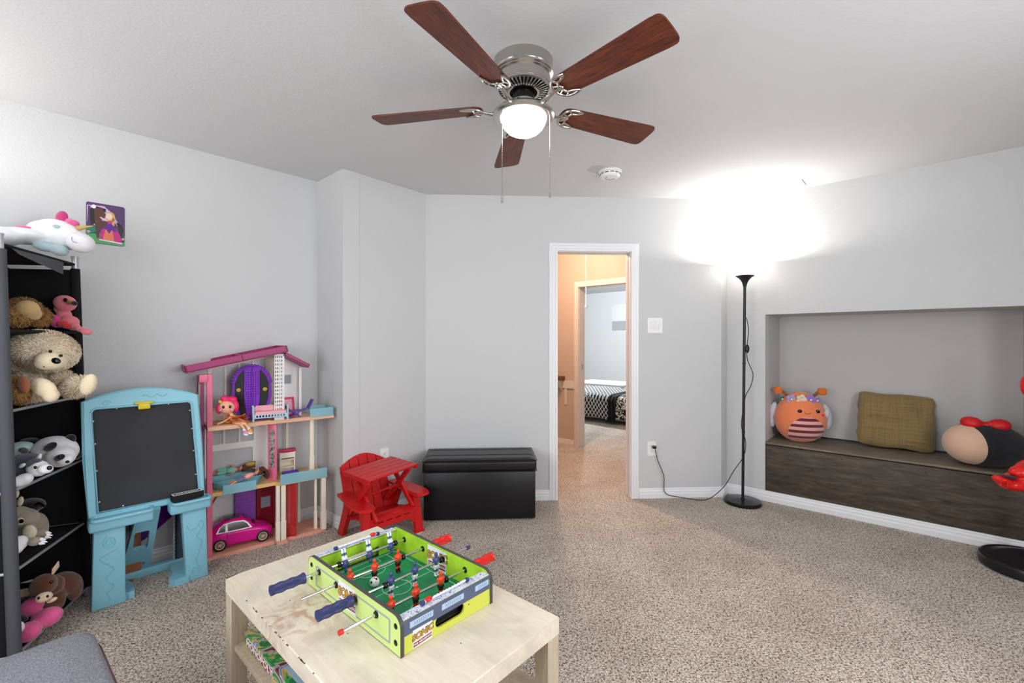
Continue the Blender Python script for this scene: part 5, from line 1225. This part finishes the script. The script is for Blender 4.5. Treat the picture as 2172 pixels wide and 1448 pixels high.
def body(t, parts, m, vox=.007, it=6, name='body', furc=None):
    """parts: (u, v, Y, rx, ry, rz in px, rot) blended into one soft surface"""
    mb = MB(); o0 = Vector(t.location)
    for (u, v, Y, rx, ry, rz, rot) in parts:
        k = S_(Y * YK); mb.ell(ats(u, v, Y) - o0, (rx * k, ry * k, rz * k), rot=tuple(R(a) for a in rot), nu=18, nv=12)
    o = mb.build(name, m, t); remesh(o, vox, it); apply_mods(o)
    return o
def spot(t, u, v, Y, rx, ry, rz, m, name, rot=(0, 0, 0), par=None):
    k = S_(Y * YK); return MB().ell(ats(u, v, Y) - Vector(t.location), (rx * k, ry * k, rz * k), rot=tuple(R(a) for a in rot), nu=14, nv=10).build(name, m, par or t)
Z0 = (0, 0, 0)
# unicorn lying on top
t = toy('soft_toy', 'white unicorn soft toy with gold horn lying on top of the fabric shelf unit', ats(90, 530, 2.2))
body(t, [(128, 497, 2.2, 55, 30, 30, (0, 18, 0)), (172, 515, 2.17, 24, 24, 21, (0, 25, 0)), (95, 492, 2.2, 30, 30, 24, Z0), (40, 500, 2.12, 55, 40, 17, Z0), (-20, 500, 2.05, 60, 45, 22, Z0), (70, 508, 2.16, 40, 26, 12, (0, 12, 0))], 'plush_white')
body(t, [(92, 521, 2.14, 22, 14, 12, (0, 18, 0)), (126, 530, 2.15, 18, 14, 13, (0, 20, 0))], 'plush_bluegrey', name='hooves')
spot(t, 131, 462, 2.2, 12, 7, 15, 'plush_magenta', 'ear', (0, 15, 0)); body(t, [(155, 472, 2.2, 14, 10, 7, (0, 20, 0)), (145, 468, 2.21, 10, 8, 6, Z0)], 'plush_rose', name='forelock'); body(t, [(50, 484, 2.13, 20, 10, 6, (0, 3, 0)), (30, 486, 2.1, 14, 9, 5, Z0)], 'plush_rose', name='mane')
k = S_(2.19); o0 = Vector(t.location); MB().cyl(ats(165, 484, 2.19) - o0, ats(198, 479, 2.2) - o0, 5.5 * k, .8 * k, n=12).build('horn', 'horn_gold', t)
spot(t, 119, 481, 2.145, 8, 3, 5, 'plush_bluegrey', 'eye_patch', (0, 10, 0))
MB().tube([ats(*q_, 2.105) - o0 for q_ in ((153, 502), (152, 508), (156, 513), (163, 515))], .0016, 5).build('mouth', 'plush_lilac', t)
# flamingo on the second tier
t = toy('soft_toy', 'small pink flamingo soft toy sitting on the top tier edge, legs dangling', ats(140, 698, 2.24))
body(t, [(138, 643, 2.25, 20, 18, 17, (0, 15, 0)), (128, 655, 2.26, 11, 11, 12, Z0), (136, 668, 2.26, 13, 13, 12, Z0), (148, 683, 2.25, 15, 17, 14, Z0)], 'plush_pink', .004, 4)
body(t, [(155, 694, 2.22, 13, 8, 7, (0, 10, 0)), (170, 698, 2.19, 10, 7, 6, (0, 25, 0)), (183, 703, 2.17, 12, 8, 7, (0, 15, 0)), (160, 692, 2.2, 9, 7, 7, Z0)], 'plush_pink', .004, 4, 'legs')
body(t, [(119, 680, 2.22, 12, 9, 9, Z0), (114, 673, 2.22, 7, 6, 6, Z0), (122, 688, 2.21, 12, 9, 7, Z0)], 'plush_hot', .0035, 2, 'tail'); body(t, [(134, 687, 2.195, 12, 8, 8, Z0), (142, 691, 2.19, 10, 7, 6, Z0)], 'plush_red', .0035, 2, 'wing')
MB().cyl(ats(148, 641, 2.215) - Vector(t.location), ats(156, 643, 2.20) - Vector(t.location), .012, .009, n=12).build('beak_base', 'horn_gold', t); spot(t, 158, 643, 2.195, 6, 5, 5, 'plush_black', 'beak_tip', (0, 20, 0)); spot(t, 139, 636, 2.212, 4.6, 2.5, 4.2, 'eye_black', 'eye')
# golden brown dog
t = toy('soft_toy', 'shaggy golden brown soft toy curled up beside the pink flamingo', ats(60, 690, 2.06))
b_ = body(t, [(50, 661, 2.07, 30, 30, 29, Z0), (85, 672, 2.16, 16, 20, 20, Z0), (35, 668, 2.03, 22, 25, 24, Z0)], 'plush_brown'); fur('fur', b_, 'plush_brown_fur', t, 5000, .018, .0014, 4)
body(t, [(58, 655, 2.04, 20, 20, 19, (0, 20, 0)), (72, 665, 2.06, 9, 16, 15, Z0)], 'plush_gold', name='muzzle')
# big bear
t = toy('teddy_bear', 'large shaggy beige teddy bear sitting on the middle tier with its feet out', ats(90, 855, 2.05), 'teddy bear')
b_ = body(t, [(94, 744, 2.08, 58, 52, 42, (0, 12, 0)), (48, 750, 2.06, 32, 38, 34, Z0), (75, 815, 2.14, 45, 46, 36, Z0), (135, 806, 2.14, 26, 22, 18, (0, 20, 0)), (165, 820, 2.1, 32, 22, 21, (0, -18, 0)), (62, 838, 2.06, 34, 28, 18, (0, 15, 0))], 'plush_tan')
fur('fur', b_, 'plush_tan_fur', t, 16000, .020, .0014, 8, droop=.25)
body(t, [(108, 765, 1.985, 27, 24, 19, (0, 8, 0)), (100, 770, 1.98, 22, 20, 15, Z0)], 'plush_cream', .005, name='muzzle'); spot(t, 119, 765, 1.94, 9.5, 5, 6.5, 'eye_black', 'nose', (0, 15, 0))
for (u, v) in ((107, 745), (129, 754)): spot(t, u, v, 1.972, 3.2, 3, 3.2, 'eye_black', 'eye')
mb = MB(); mb.tube([ats(88, 772, 1.949) - Vector(t.location), ats(92, 775, 1.945) - Vector(t.location), ats(94, 779, 1.946) - Vector(t.location)], .0014, 5); mb.build('mouth', 'eye_black', t)
f_ = body(t, [(188, 815, 2.02, 15, 12, 24, (0, 20, 0))], 'plush_cream', .005, name='foot_pad'); f2 = body(t, [(92, 822, 1.945, 30, 12, 19, (0, 25, 0)), (108, 838, 1.95, 16, 12, 15, Z0)], 'plush_cream', .005, name='foot_pad')
# brown bear leg at the post
t = toy('soft_toy', 'brown soft toy with rust coloured paw beside the big teddy bear', ats(40, 857, 1.91)); b_ = body(t, [(40, 833, 1.92, 16, 18, 24, (0, -10, 0)), (32, 815, 1.93, 12, 16, 18, Z0)], 'plush_brown', .006); fur('fur', b_, 'plush_brown_fur', t, 2200, .014, .0014, 5); body(t, [(50, 815, 1.885, 13, 6, 20, (0, -20, 0))], 'plush_rust', .005, name='paw_pad')
# panda
t = toy('panda_toy', 'panda soft toy lying on its side behind the husky', ats(125, 985, 2.16))
b_ = body(t, [(118, 955, 2.17, 40, 36, 30, (0, 12, 0)), (128, 968, 2.13, 26, 26, 22, Z0), (138, 975, 2.08, 15, 14, 12, (0, -10, 0))], 'plush_white')
spot(t, 107, 947, 2.078, 15, 5, 8, 'plush_black', 'eye_patch', (0, -28, 0)); spot(t, 126, 970, 2.045, 12, 5, 6.5, 'plush_black', 'eye_patch', (0, -20, 0)); spot(t, 127, 969, 2.025, 3.4, 3, 3.4, 'eye_black', 'eye'); spot(t, 143, 979, 2.035, 4, 3, 3, 'eye_black', 'nose')
spot(t, 150, 930, 2.2, 10, 8, 10, 'plush_black', 'ear'); body(t, [(160, 966, 2.22, 11, 12, 10, Z0), (167, 961, 2.23, 7, 8, 8, Z0)], 'plush_black', name='ear'); body(t, [(65, 945, 2.2, 22, 22, 16, (0, 25, 0))], 'plush_black', name='arm')
# husky
t = toy('husky_toy', 'grey and white husky soft toy lying at the front of the panda tier', ats(65, 1020, 2.0))
b_ = body(t, [(52, 985, 2.0, 28, 30, 24, (0, -15, 0)), (35, 995, 1.97, 20, 30, 22, Z0), (75, 978, 2.02, 12, 16, 16, Z0)], 'plush_grey')
b_ = body(t, [(80, 993, 1.95, 20, 17, 17, (0, 8, 0)), (97, 994, 1.93, 14, 11, 10, (0, 10, 0)), (80, 974, 1.97, 5, 6, 9, (0, 15, 0))], 'plush_white', .005, name='face'); spot(t, 105, 992, 1.905, 5, 4, 4.6, 'eye_black', 'nose'); spot(t, 75, 991, 1.905, 3, 2, 3.4, 'eye_black', 'eye'); spot(t, 47, 987, 1.905, 8, 3, 4, 'plush_white', 'brow', (0, -30, 0))
b_ = body(t, [(50, 1017, 1.90, 18, 14, 13, (0, -20, 0)), (36, 1022, 1.88, 12, 12, 12, Z0)], 'plush_white', .005, name='paw'); spot(t, 50, 955, 2.02, 10, 6, 6, 'plush_grey', 'ear', (0, 20, 0))
body(t, [(74, 979, 1.945, 13, 9, 7, (0, -12, 0)), (66, 984, 1.935, 10, 9, 8, Z0)], 'plush_grey', .004, 3, 'head_top'); spot(t, 83, 970, 1.96, 4, 3, 9, 'plush_white', 'ear', (0, 20, 0))
t = toy('soft_toy', 'pale mint soft toy tucked behind the husky', ats(35, 955, 2.05)); body(t, [(38, 952, 2.1, 26, 26, 15, (0, -10, 0)), (32, 962, 2.05, 12, 14, 16, Z0)], 'plush_mint')
# penguin
t = toy('penguin_toy', 'grey and black penguin soft toy with orange neck patch', ats(80, 1150, 2.08)); body(t, [(78, 1118, 2.1, 18, 20, 32, (0, -6, 0)), (80, 1135, 2.08, 16, 18, 18, Z0)], 'plush_taupe'); body(t, [(68, 1070, 2.09, 24, 20, 13, (0, 8, 0)), (60, 1082, 2.09, 18, 18, 14, Z0)], 'plush_black', .006, name='head')
MB().cyl(ats(80, 1070, 2.02) - Vector(t.location), ats(97, 1074, 2.0) - Vector(t.location), .012, .003, n=10).build('beak', 'eye_black', t); spot(t, 72, 1089, 2.03, 8, 5, 7, 'plush_amber', 'neck_patch')
# dragon-like taupe toy
t = toy('soft_toy', 'taupe soft toy with cream belly, round eye and clawed feet beside the penguin', ats(60, 1150, 1.98)); body(t, [(50, 1098, 1.98, 27, 24, 19, (0, 14, 0)), (38, 1090, 1.97, 16, 20, 16, Z0), (48, 1130, 1.99, 24, 22, 24, Z0), (87, 1132, 1.95, 14, 10, 8, (0, -10, 0)), (75, 1148, 1.9, 16, 10, 9, (0, -12, 0))], 'plush_taupe', .006)
spot(t, 62, 1130, 1.93, 15, 8, 17, 'plush_pale', 'belly'); e_ = spot(t, 42, 1105, 1.905, 9, 4, 8, 'plush_cream', 'eye'); spot(t, 46, 1105, 1.893, 5, 2.5, 4.4, 'eye_black', 'pupil', (0, -20, 0), e_); spot(t, 43, 1063, 1.98, 6, 4, 11, 'plush_pale', 'ear', (0, 15, 0)); spot(t, 34, 1046, 1.97, 6, 4, 10, 'plush_pale', 'ear')
for (u, v, Y) in ((100, 1129, 1.93), (102, 1134, 1.92), (99, 1139, 1.92), (88, 1143, 1.885), (91, 1148, 1.88), (86, 1152, 1.88)): MB().cyl(ats(u, v, Y) - Vector(t.location), ats(u + 9, v + 1, Y - .02) - Vector(t.location), .006, .0015, n=8).build('claw', 'plush_white', t)
t = toy('soft_toy', 'small white soft toy at the near post of the fourth tier', ats(40, 1172, 1.86)); body(t, [(40, 1152, 1.88, 14, 16, 16, Z0), (34, 1165, 1.86, 12, 12, 10, Z0)], 'plush_white', .005)
# donkey
t = toy('donkey_toy', 'brown donkey soft toy with cream muzzle standing on the bottom tier', ats(130, 1285, 2.12))
body(t, [(135, 1238, 2.14, 30, 26, 24, (0, 10, 0)), (158, 1245, 2.16, 13, 16, 28, Z0), (122, 1265, 2.08, 13, 14, 28, (0, -8, 0)), (92, 1240, 2.0, 24, 22, 22, (0, -30, 0)), (110, 1240, 2.06, 22, 20, 20, Z0), (100, 1290, 2.04, 20, 14, 10, Z0)], 'plush_donkey')
body(t, [(93, 1266, 1.93, 16, 13, 10, (0, -8, 0))], 'plush_muzzle', .005, name='muzzle'); body(t, [(110, 1272, 1.95, 12, 7, 5, (0, -20, 0))], 'plush_muzzle', .004, name='jaw')
for (u, v) in ((82, 1268), (101, 1264)): spot(t, u, v, 1.888, 2.6, 2, 3.2, 'eye_black', 'nostril')
spot(t, 109, 1234, 1.935, 3.6, 3, 3.6, 'eye_black', 'eye')
for a, b_, c_ in (((112, 1217), (124, 1190), 8), ((84, 1228), (44, 1236), 6)):
    o0 = Vector(t.location); e_ = MB().tube([ats(*a, 2.0) - o0, ats((a[0] + b_[0]) / 2, (a[1] + b_[1]) / 2, 2.0) - o0, ats(*b_, 2.0) - o0], [.008, c_ * .0022, .003], 12, flat=.4).build('ear', 'plush_donkey', t)
    MB().tube([ats(*a, 1.992) - o0, ats((a[0] + b_[0]) / 2, (a[1] + b_[1]) / 2, 1.990) - o0, ats(*b_, 1.992) - o0], [.005, c_ * .0015, .002], 12, flat=.4).build('ear_lining', 'plush_muzzle', e_)
# pink limbed toy
t = toy('soft_toy', 'bright pink soft toy with two stubby legs at the front of bottom tier', ats(75, 1350, 1.92)); body(t, [(66, 1286, 1.98, 26, 20, 18, (0, -38, 0)), (98, 1310, 1.97, 34, 20, 20, (0, -22, 0)), (58, 1340, 1.9, 26, 20, 20, (0, -15, 0))], 'plush_rose', .006)
spot(t, 40, 1330, 1.87, 10, 8, 12, 'plush_white', 'belly'); spot(t, 45, 1310, 1.89, 14, 8, 5, 'plush_black', 'collar', (0, 20, 0)); t = toy('soft_toy', 'tan and black soft toy behind the pink one on bottom tier', ats(55, 1280, 2.05)); body(t, [(50, 1262, 2.05, 22, 20, 12, Z0)], 'plush_muzzle', .006); body(t, [(48, 1278, 2.0, 22, 18, 10, Z0)], 'plush_black', .006, name='scarf')

YK = 1.0
# ------------------------------------------------------------------ soft toys and cushion on the bench
t = thing('plump_toy', 'round orange bee soft toy with striped belly and flower crown on the bench', 'soft toy', at(1705, 938, 3.62), (0, 0, 0), 'toys on the bench')
# local frame: faces -y, turned towards the room
BM = Matrix.Translation((2.336, 3.690, BZT)) @ rotm((0, 0, R(-20))); t.matrix_world = BM
def egg(v):
    k = 1 + .10 * (-v.z / .2) ; return Vector((v.x * k, v.y * k, max(v.z, -.192)))
MB().ell((0, 0, .19), (.182, .145, .205), nu=32, nv=22, fn=egg, rot=(0, R(-4), 0)).build('body', 'plush_orange', t, ang=None)
def front(x, z, off=.002):      # a point on the front of the egg
    zz = z - .19; k = 1 + .10 * (-zz / .2); q = 1 - (zz / .205) ** 2 - (x / (.182 * k)) ** 2; return Vector((x, -.145 * k * math.sqrt(max(q, .0)) - off, z))
def decal(fn, nu, nv, m, name): 
    return MB().grid(lambda u, v: front(*fn(u, v)), nu, nv).build(name, m, t, ang=None)
def belly(u, v):
    z = .03 + .18 * v; hw = .128 * math.sqrt(max(0, 1 - ((z - .09) / .122) ** 2)) if z > .09 else .128 - .02 * ((.09 - z) / .09) ** 2; return (.022 + hw * (2 * u - 1), z, .003)
decal(belly, 20, 20, 'plush_blush', 'belly')
for k in range(4):
    z0 = .036 + .048 * k
    def st_(u, v):
        z = z0 + .022 * v; hw = .126 * math.sqrt(max(0, 1 - ((z - .09) / .122) ** 2)) if z > .09 else .126 - .02 * ((.09 - z) / .09) ** 2; return (.022 + hw * (2 * u - 1), z, .0055)
    decal(st_, 20, 3, 'plush_maroon', 'stripe')
for x in (-.03, .095): p = front(x, .255); MB().ell(p, (.016, .005, .014), nu=12, nv=8).build('eye', 'eye_black', t)
MB().tube([front(.022 + .018 * math.cos(a), .247 + .010 * math.sin(a), .002) for a in [PI + PI * i / 10 for i in range(11)]], .0016, 5).build('mouth', 'eye_black', t)
MB().ell(front(.132, .225), (.010, .004, .010), nu=10, nv=8).build('cheek', 'plush_red', t)
for s, x1 in ((-1, -.16), (1, .15)):
    a_ = MB().tube(spline([(s * .09, 0, .36), (s * .115, -.005, .385), (x1 * .85, -.01, .40)], 5), .013, 10).build('antenna', 'plush_rust', t); MB().b2((x1 - .03, -.04, .375), (x1 + .03, .02, .432), .018, seg=4).build('antenna_tip', 'plush_amber', a_)
    w_ = MB(); w_.ell((s * .192, .03, .22), (.033, .022, .085), rot=(0, R(s * -14), 0)); w_.ell((s * .198, .03, .14), (.028, .02, .05), rot=(0, R(s * 10), 0)); o = w_.build('wing', 'silver_cloth', t); remesh(o, .006, 3)
for k, (x, m_) in enumerate(((-.125, 'game_green'), (-.075, 'plush_lavender'), (-.01, 'plush_cream'), (.055, 'plush_lilac'), (.11, 'plush_lilac'))):
    p = front(x, .345 - .9 * x * x, .004); fl_ = MB(); rr_ = .024 if k in (1, 2, 3) else .014
    for j in range(5): a = 2 * PI * j / 5; fl_.ell(p + Vector((rr_ * math.cos(a), -.002, rr_ * math.sin(a))), (rr_ * .75, .005, rr_ * .75), nu=10, nv=6)
    o = fl_.build('flower', m_, t); remesh(o, .004, 1); MB().ell(p + Vector((0, -.008, 0)), (.008, .004, .008), nu=10, nv=6).build('flower_centre', 'card_white', o)
mat('tag_white', (226, 224, 222), .5); MB().plate([(p[0], p[1]) for p in [(.02 * math.cos(2 * PI * i / 20), .036 * math.sin(2 * PI * i / 20)) for i in range(20)]], (), .002, Matrix.Translation((.168, -.05, .235)) @ rotm((R(90), R(20), R(30)))).build('paper_tag', 'tag_white', t)
# olive cushion leaning on the niche wall
def cushion_mat():
    m = bpy.data.materials.new('olive_weave'); m.use_nodes = True; MATS['olive_weave'] = m; nt = m.node_tree; b = nt.nodes['Principled BSDF']; L = nt.links; b.inputs['Roughness'].default_value = .85; b.inputs['Sheen Weight'].default_value = .3
    tc = nt.nodes.new('ShaderNodeTexCoord'); outs = []
    for scv in ((260, 5, 5), (5, 5, 260)):
        mp = nt.nodes.new('ShaderNodeMapping'); mp.inputs['Scale'].default_value = scv; n = nt.nodes.new('ShaderNodeTexNoise'); n.inputs['Scale'].default_value = 1; n.inputs['Detail'].default_value = 2; L.new(tc.outputs['Object'], mp.inputs[0]); L.new(mp.outputs[0], n.inputs[0]); outs.append(n.outputs[0])
    ad = nt.nodes.new('ShaderNodeMath'); L.new(outs[0], ad.inputs[0]); L.new(outs[1], ad.inputs[1]); cr = nt.nodes.new('ShaderNodeValToRGB'); L.new(ad.outputs[0], cr.inputs[0])
    e = cr.color_ramp.elements; e[0].position = .72; e[0].color = rgb(108, 89, 52); e[1].position = 1.0; e[1].color = rgb(142, 119, 74); cr.color_ramp.elements[1].position = 1.0
    ml = nt.nodes.new('ShaderNodeMath'); ml.operation = 'MULTIPLY'; ml.inputs[1].default_value = 1.0; bp = nt.nodes.new('ShaderNodeBump'); bp.inputs['Strength'].default_value = .3; bp.inputs['Distance'].default_value = .002
    L.new(ad.outputs[0], bp.inputs['Height']); L.new(bp.outputs[0], b.inputs['Normal']); L.new(cr.outputs[0], b.inputs['Base Color'])
cushion_mat()
def pil(side):
    def f(u, v):
        x, z = (u - .5) * 2, (v - .5) * 2; ed = (1 - x ** 4) * (1 - z ** 4)
        th = .055 * (max(ed, 0) ** .55)
        th += .010 * math.sin(9 * u + 3 * v) * ed * .5 - .016 * math.exp(-((v - .47 - .03 * math.sin(5 * u)) / .025) ** 2) * ed + .005 * math.sin(14 * u - 9 * v) * ed - .007 * math.exp(-((u - .78 + .25 * (v - .7)) / .03) ** 2) * ed * (1 if v > .5 else 0)
        px = .228 * x * (1 - .02 * (1 - z * z)) * (1 - .07 * abs(z) ** 8) + .003 * math.sin(23 * v); pz = .208 * z * (1 - .03 * (1 - x * x)) * (1 - .07 * abs(x) ** 8) + .004 * math.sin(11 * u + 1)
        return Vector((px, side * th, pz + .205))
    return f
pm = MB(); pm.grid(pil(-1), 40, 36); pm.grid(lambda u, v: pil(1)(1 - u, v), 40, 36)
cu = pm.build('cushion', 'olive_weave', ang=None); tag(cu, 'creased olive brown square cushion leaning on the niche wall above the bench', 'cushion')
cu.matrix_world = Matrix.Translation((2.833, 3.371, BZT + .012)) @ rotm((0, 0, R(-36))) @ rotm((R(-17), R(2), 0))
# oblong black and beige plush pillow (plain)
mat('velour_black', (20, 20, 25), .85, sheen=.12, bump=(300, .3, .003)); mat('velour_beige', (216, 178, 150), .85, sheen=.3, bump=(300, .2, .002)); mat('satin_red', (206, 20, 30), .45, bump=(60, .3, .004))
t = thing('plush_pillow', 'plump black oblong plush pillow with beige end and red bow at the bench end', 'soft toy', group='toys on the bench'); PM = Matrix.Translation((3.045, 2.935, BZT)) @ rotm((0, 0, R(-36))); t.matrix_world = PM
MB().ell((0, 0, .140), (.20, .15, .142), nu=80, nv=50, fn=lambda v: Vector((v.x, v.y, max(v.z, -.138)))).build('body', 'velour_black', t, ang=None)
MB().ell((-.062, -.018, .138), (.140, .1425, .128), nu=80, nv=50, rot=(0, R(4), 0)).build('beige_panel', 'velour_beige', t, ang=None)
mb = MB(); mb.ell((-.06, -.03, .275), (.058, .05, .042), rot=(0, R(14), 0)); mb.ell((.06, -.03, .272), (.058, .05, .042), rot=(0, R(-12), 0)); mb.ell((0, -.03, .27), (.022, .03, .022)); o = mb.build('bow', 'satin_red', t); remesh(o, .006, 4)
mb = MB(); [mb.tube(spline([(.12, -.125, .06), (.11 + .012 * k, -.137, .03), (.095 + .018 * k, -.137, .008)], 4), .0022, 5, flat=.4) for k in range(3)]; mb.build('care_tag', 'tag_white', t)

# ------------------------------------------------------------------ boxing stand at the right edge
mat('base_plastic', (24, 24, 27), .3, bump=(220, .15, .002)); mat('glove_red', (222, 28, 24), .25, bump=(14, .35, .01))
bs = thing('boxing_stand', 'black round base and pole of a standing red punching ball at the right edge', 'boxing stand', (2.886, 2.52, 0))
MB().lathe([(0, 0), (.205, 0), (.215, .008), (.217, .045), (.212, .058), (.200, .064), (.185, .060), (.15, .072), (.08, .095), (.03, .11), (.022, .115), (0, .115)], 56).build('base', 'base_plastic', bs, ang=35)
MB().cyl((0, 0, .11), (0, 0, .95), .016, n=16).build('pole', 'black_satin', bs); MB().ell((0, 0, 1.03), (.05, .05, .075), nu=24, nv=18).build('punching_ball', 'glove_red', bs)
gl = thing('boxing_glove', 'shiny red boxing glove hanging on the boxing stand', 'boxing glove', at(2172, 1010, 2.45)); o0 = Vector(gl.location); mb = MB()
for (u, v, Y, rx, ry, rz, a) in ((2180, 1020, 2.45, 45, 36, 22, -6), (2150, 1026, 2.45, 30, 26, 14, 4), (2126, 1018, 2.45, 17, 18, 9, 16), (2200, 1000, 2.45, 34, 34, 26, 0), (2168, 998, 2.43, 24, 18, 12, -18)):
    k = S_(Y); mb.ell(at(u, v, Y) - o0, (rx * k, ry * k, rz * k), rot=(0, R(a), 0))
o = mb.build('mitt', 'glove_red', gl); remesh(o, .006, 3)
mb = MB(); [mb.tube([at(2124 + 14 * i, 1020 + 2 * i - 4, 2.400) - o0, at(2122 + 14 * i, 1031 + 2.0 * i - .2 * i * i, 2.408) - o0], .0035, 6) for i in range(4)]; mb.build('pleats', 'glove_red', gl, kind='stuff')
spot(gl, 2141, 1011, 2.425, 13, 12, 3.5, 'velour_black', 'palm_lining', (0, 8, 0)); mb = MB(); mb.tube([at(2190, 1000, 2.47) - o0, at(2192, 960, 2.5) - o0, at(2192, 930, 2.515) - o0], .004, 6); mb.build('strap', 'glove_red', gl)

# ------------------------------------------------------------------ grey seat in the near left corner
mat('tweed', (128, 130, 137), .95, var=(260, .45), bump=(420, .5, .003)); mat('rose_metal', (150, 120, 112), .25, .9)
gs = thing('grey_seat', 'grey tweed upholstered seat with metal rim in the near left corner', 'seat', (-1.215, 1.02, 0), (0, 0, R(50)))
# local: corner nearest the room is at +x +y
seat = rr2(-.27, -.27, .23, .20, .06, 6); n = len(seat); vs = []; fs = []
for (s, z) in ((.965, .395), (1.0, .41), (1.0, .435), (.985, .448), (.93, .456), (.6, .462), (.0001, .464)):
    for (x, y) in seat: vs.append(((x + .02) * s - .02, (y + .035) * s - .035, z))
for i in range(6):
    for j in range(n): fs.append([i * n + j, i * n + (j + 1) % n, (i + 1) * n + (j + 1) % n, (i + 1) * n + j])
fs.append(list(range(n))[::-1]); MB().raw(vs, fs).build('seat_pad', 'tweed', gs, ang=60)
mb = MB(); mb.tube([(x * 1.012, y * 1.012, .405) for x, y in seat], .010, 8, closed=True); mb.build('metal_rim', 'rose_metal', gs)
for x in (-.24, .20):
    for y in (-.24, .17): MB().cyl((x, y, .40), (x * 1.1, y * 1.1, 0), .013, .010, n=12).build('leg', 'rose_metal', gs)
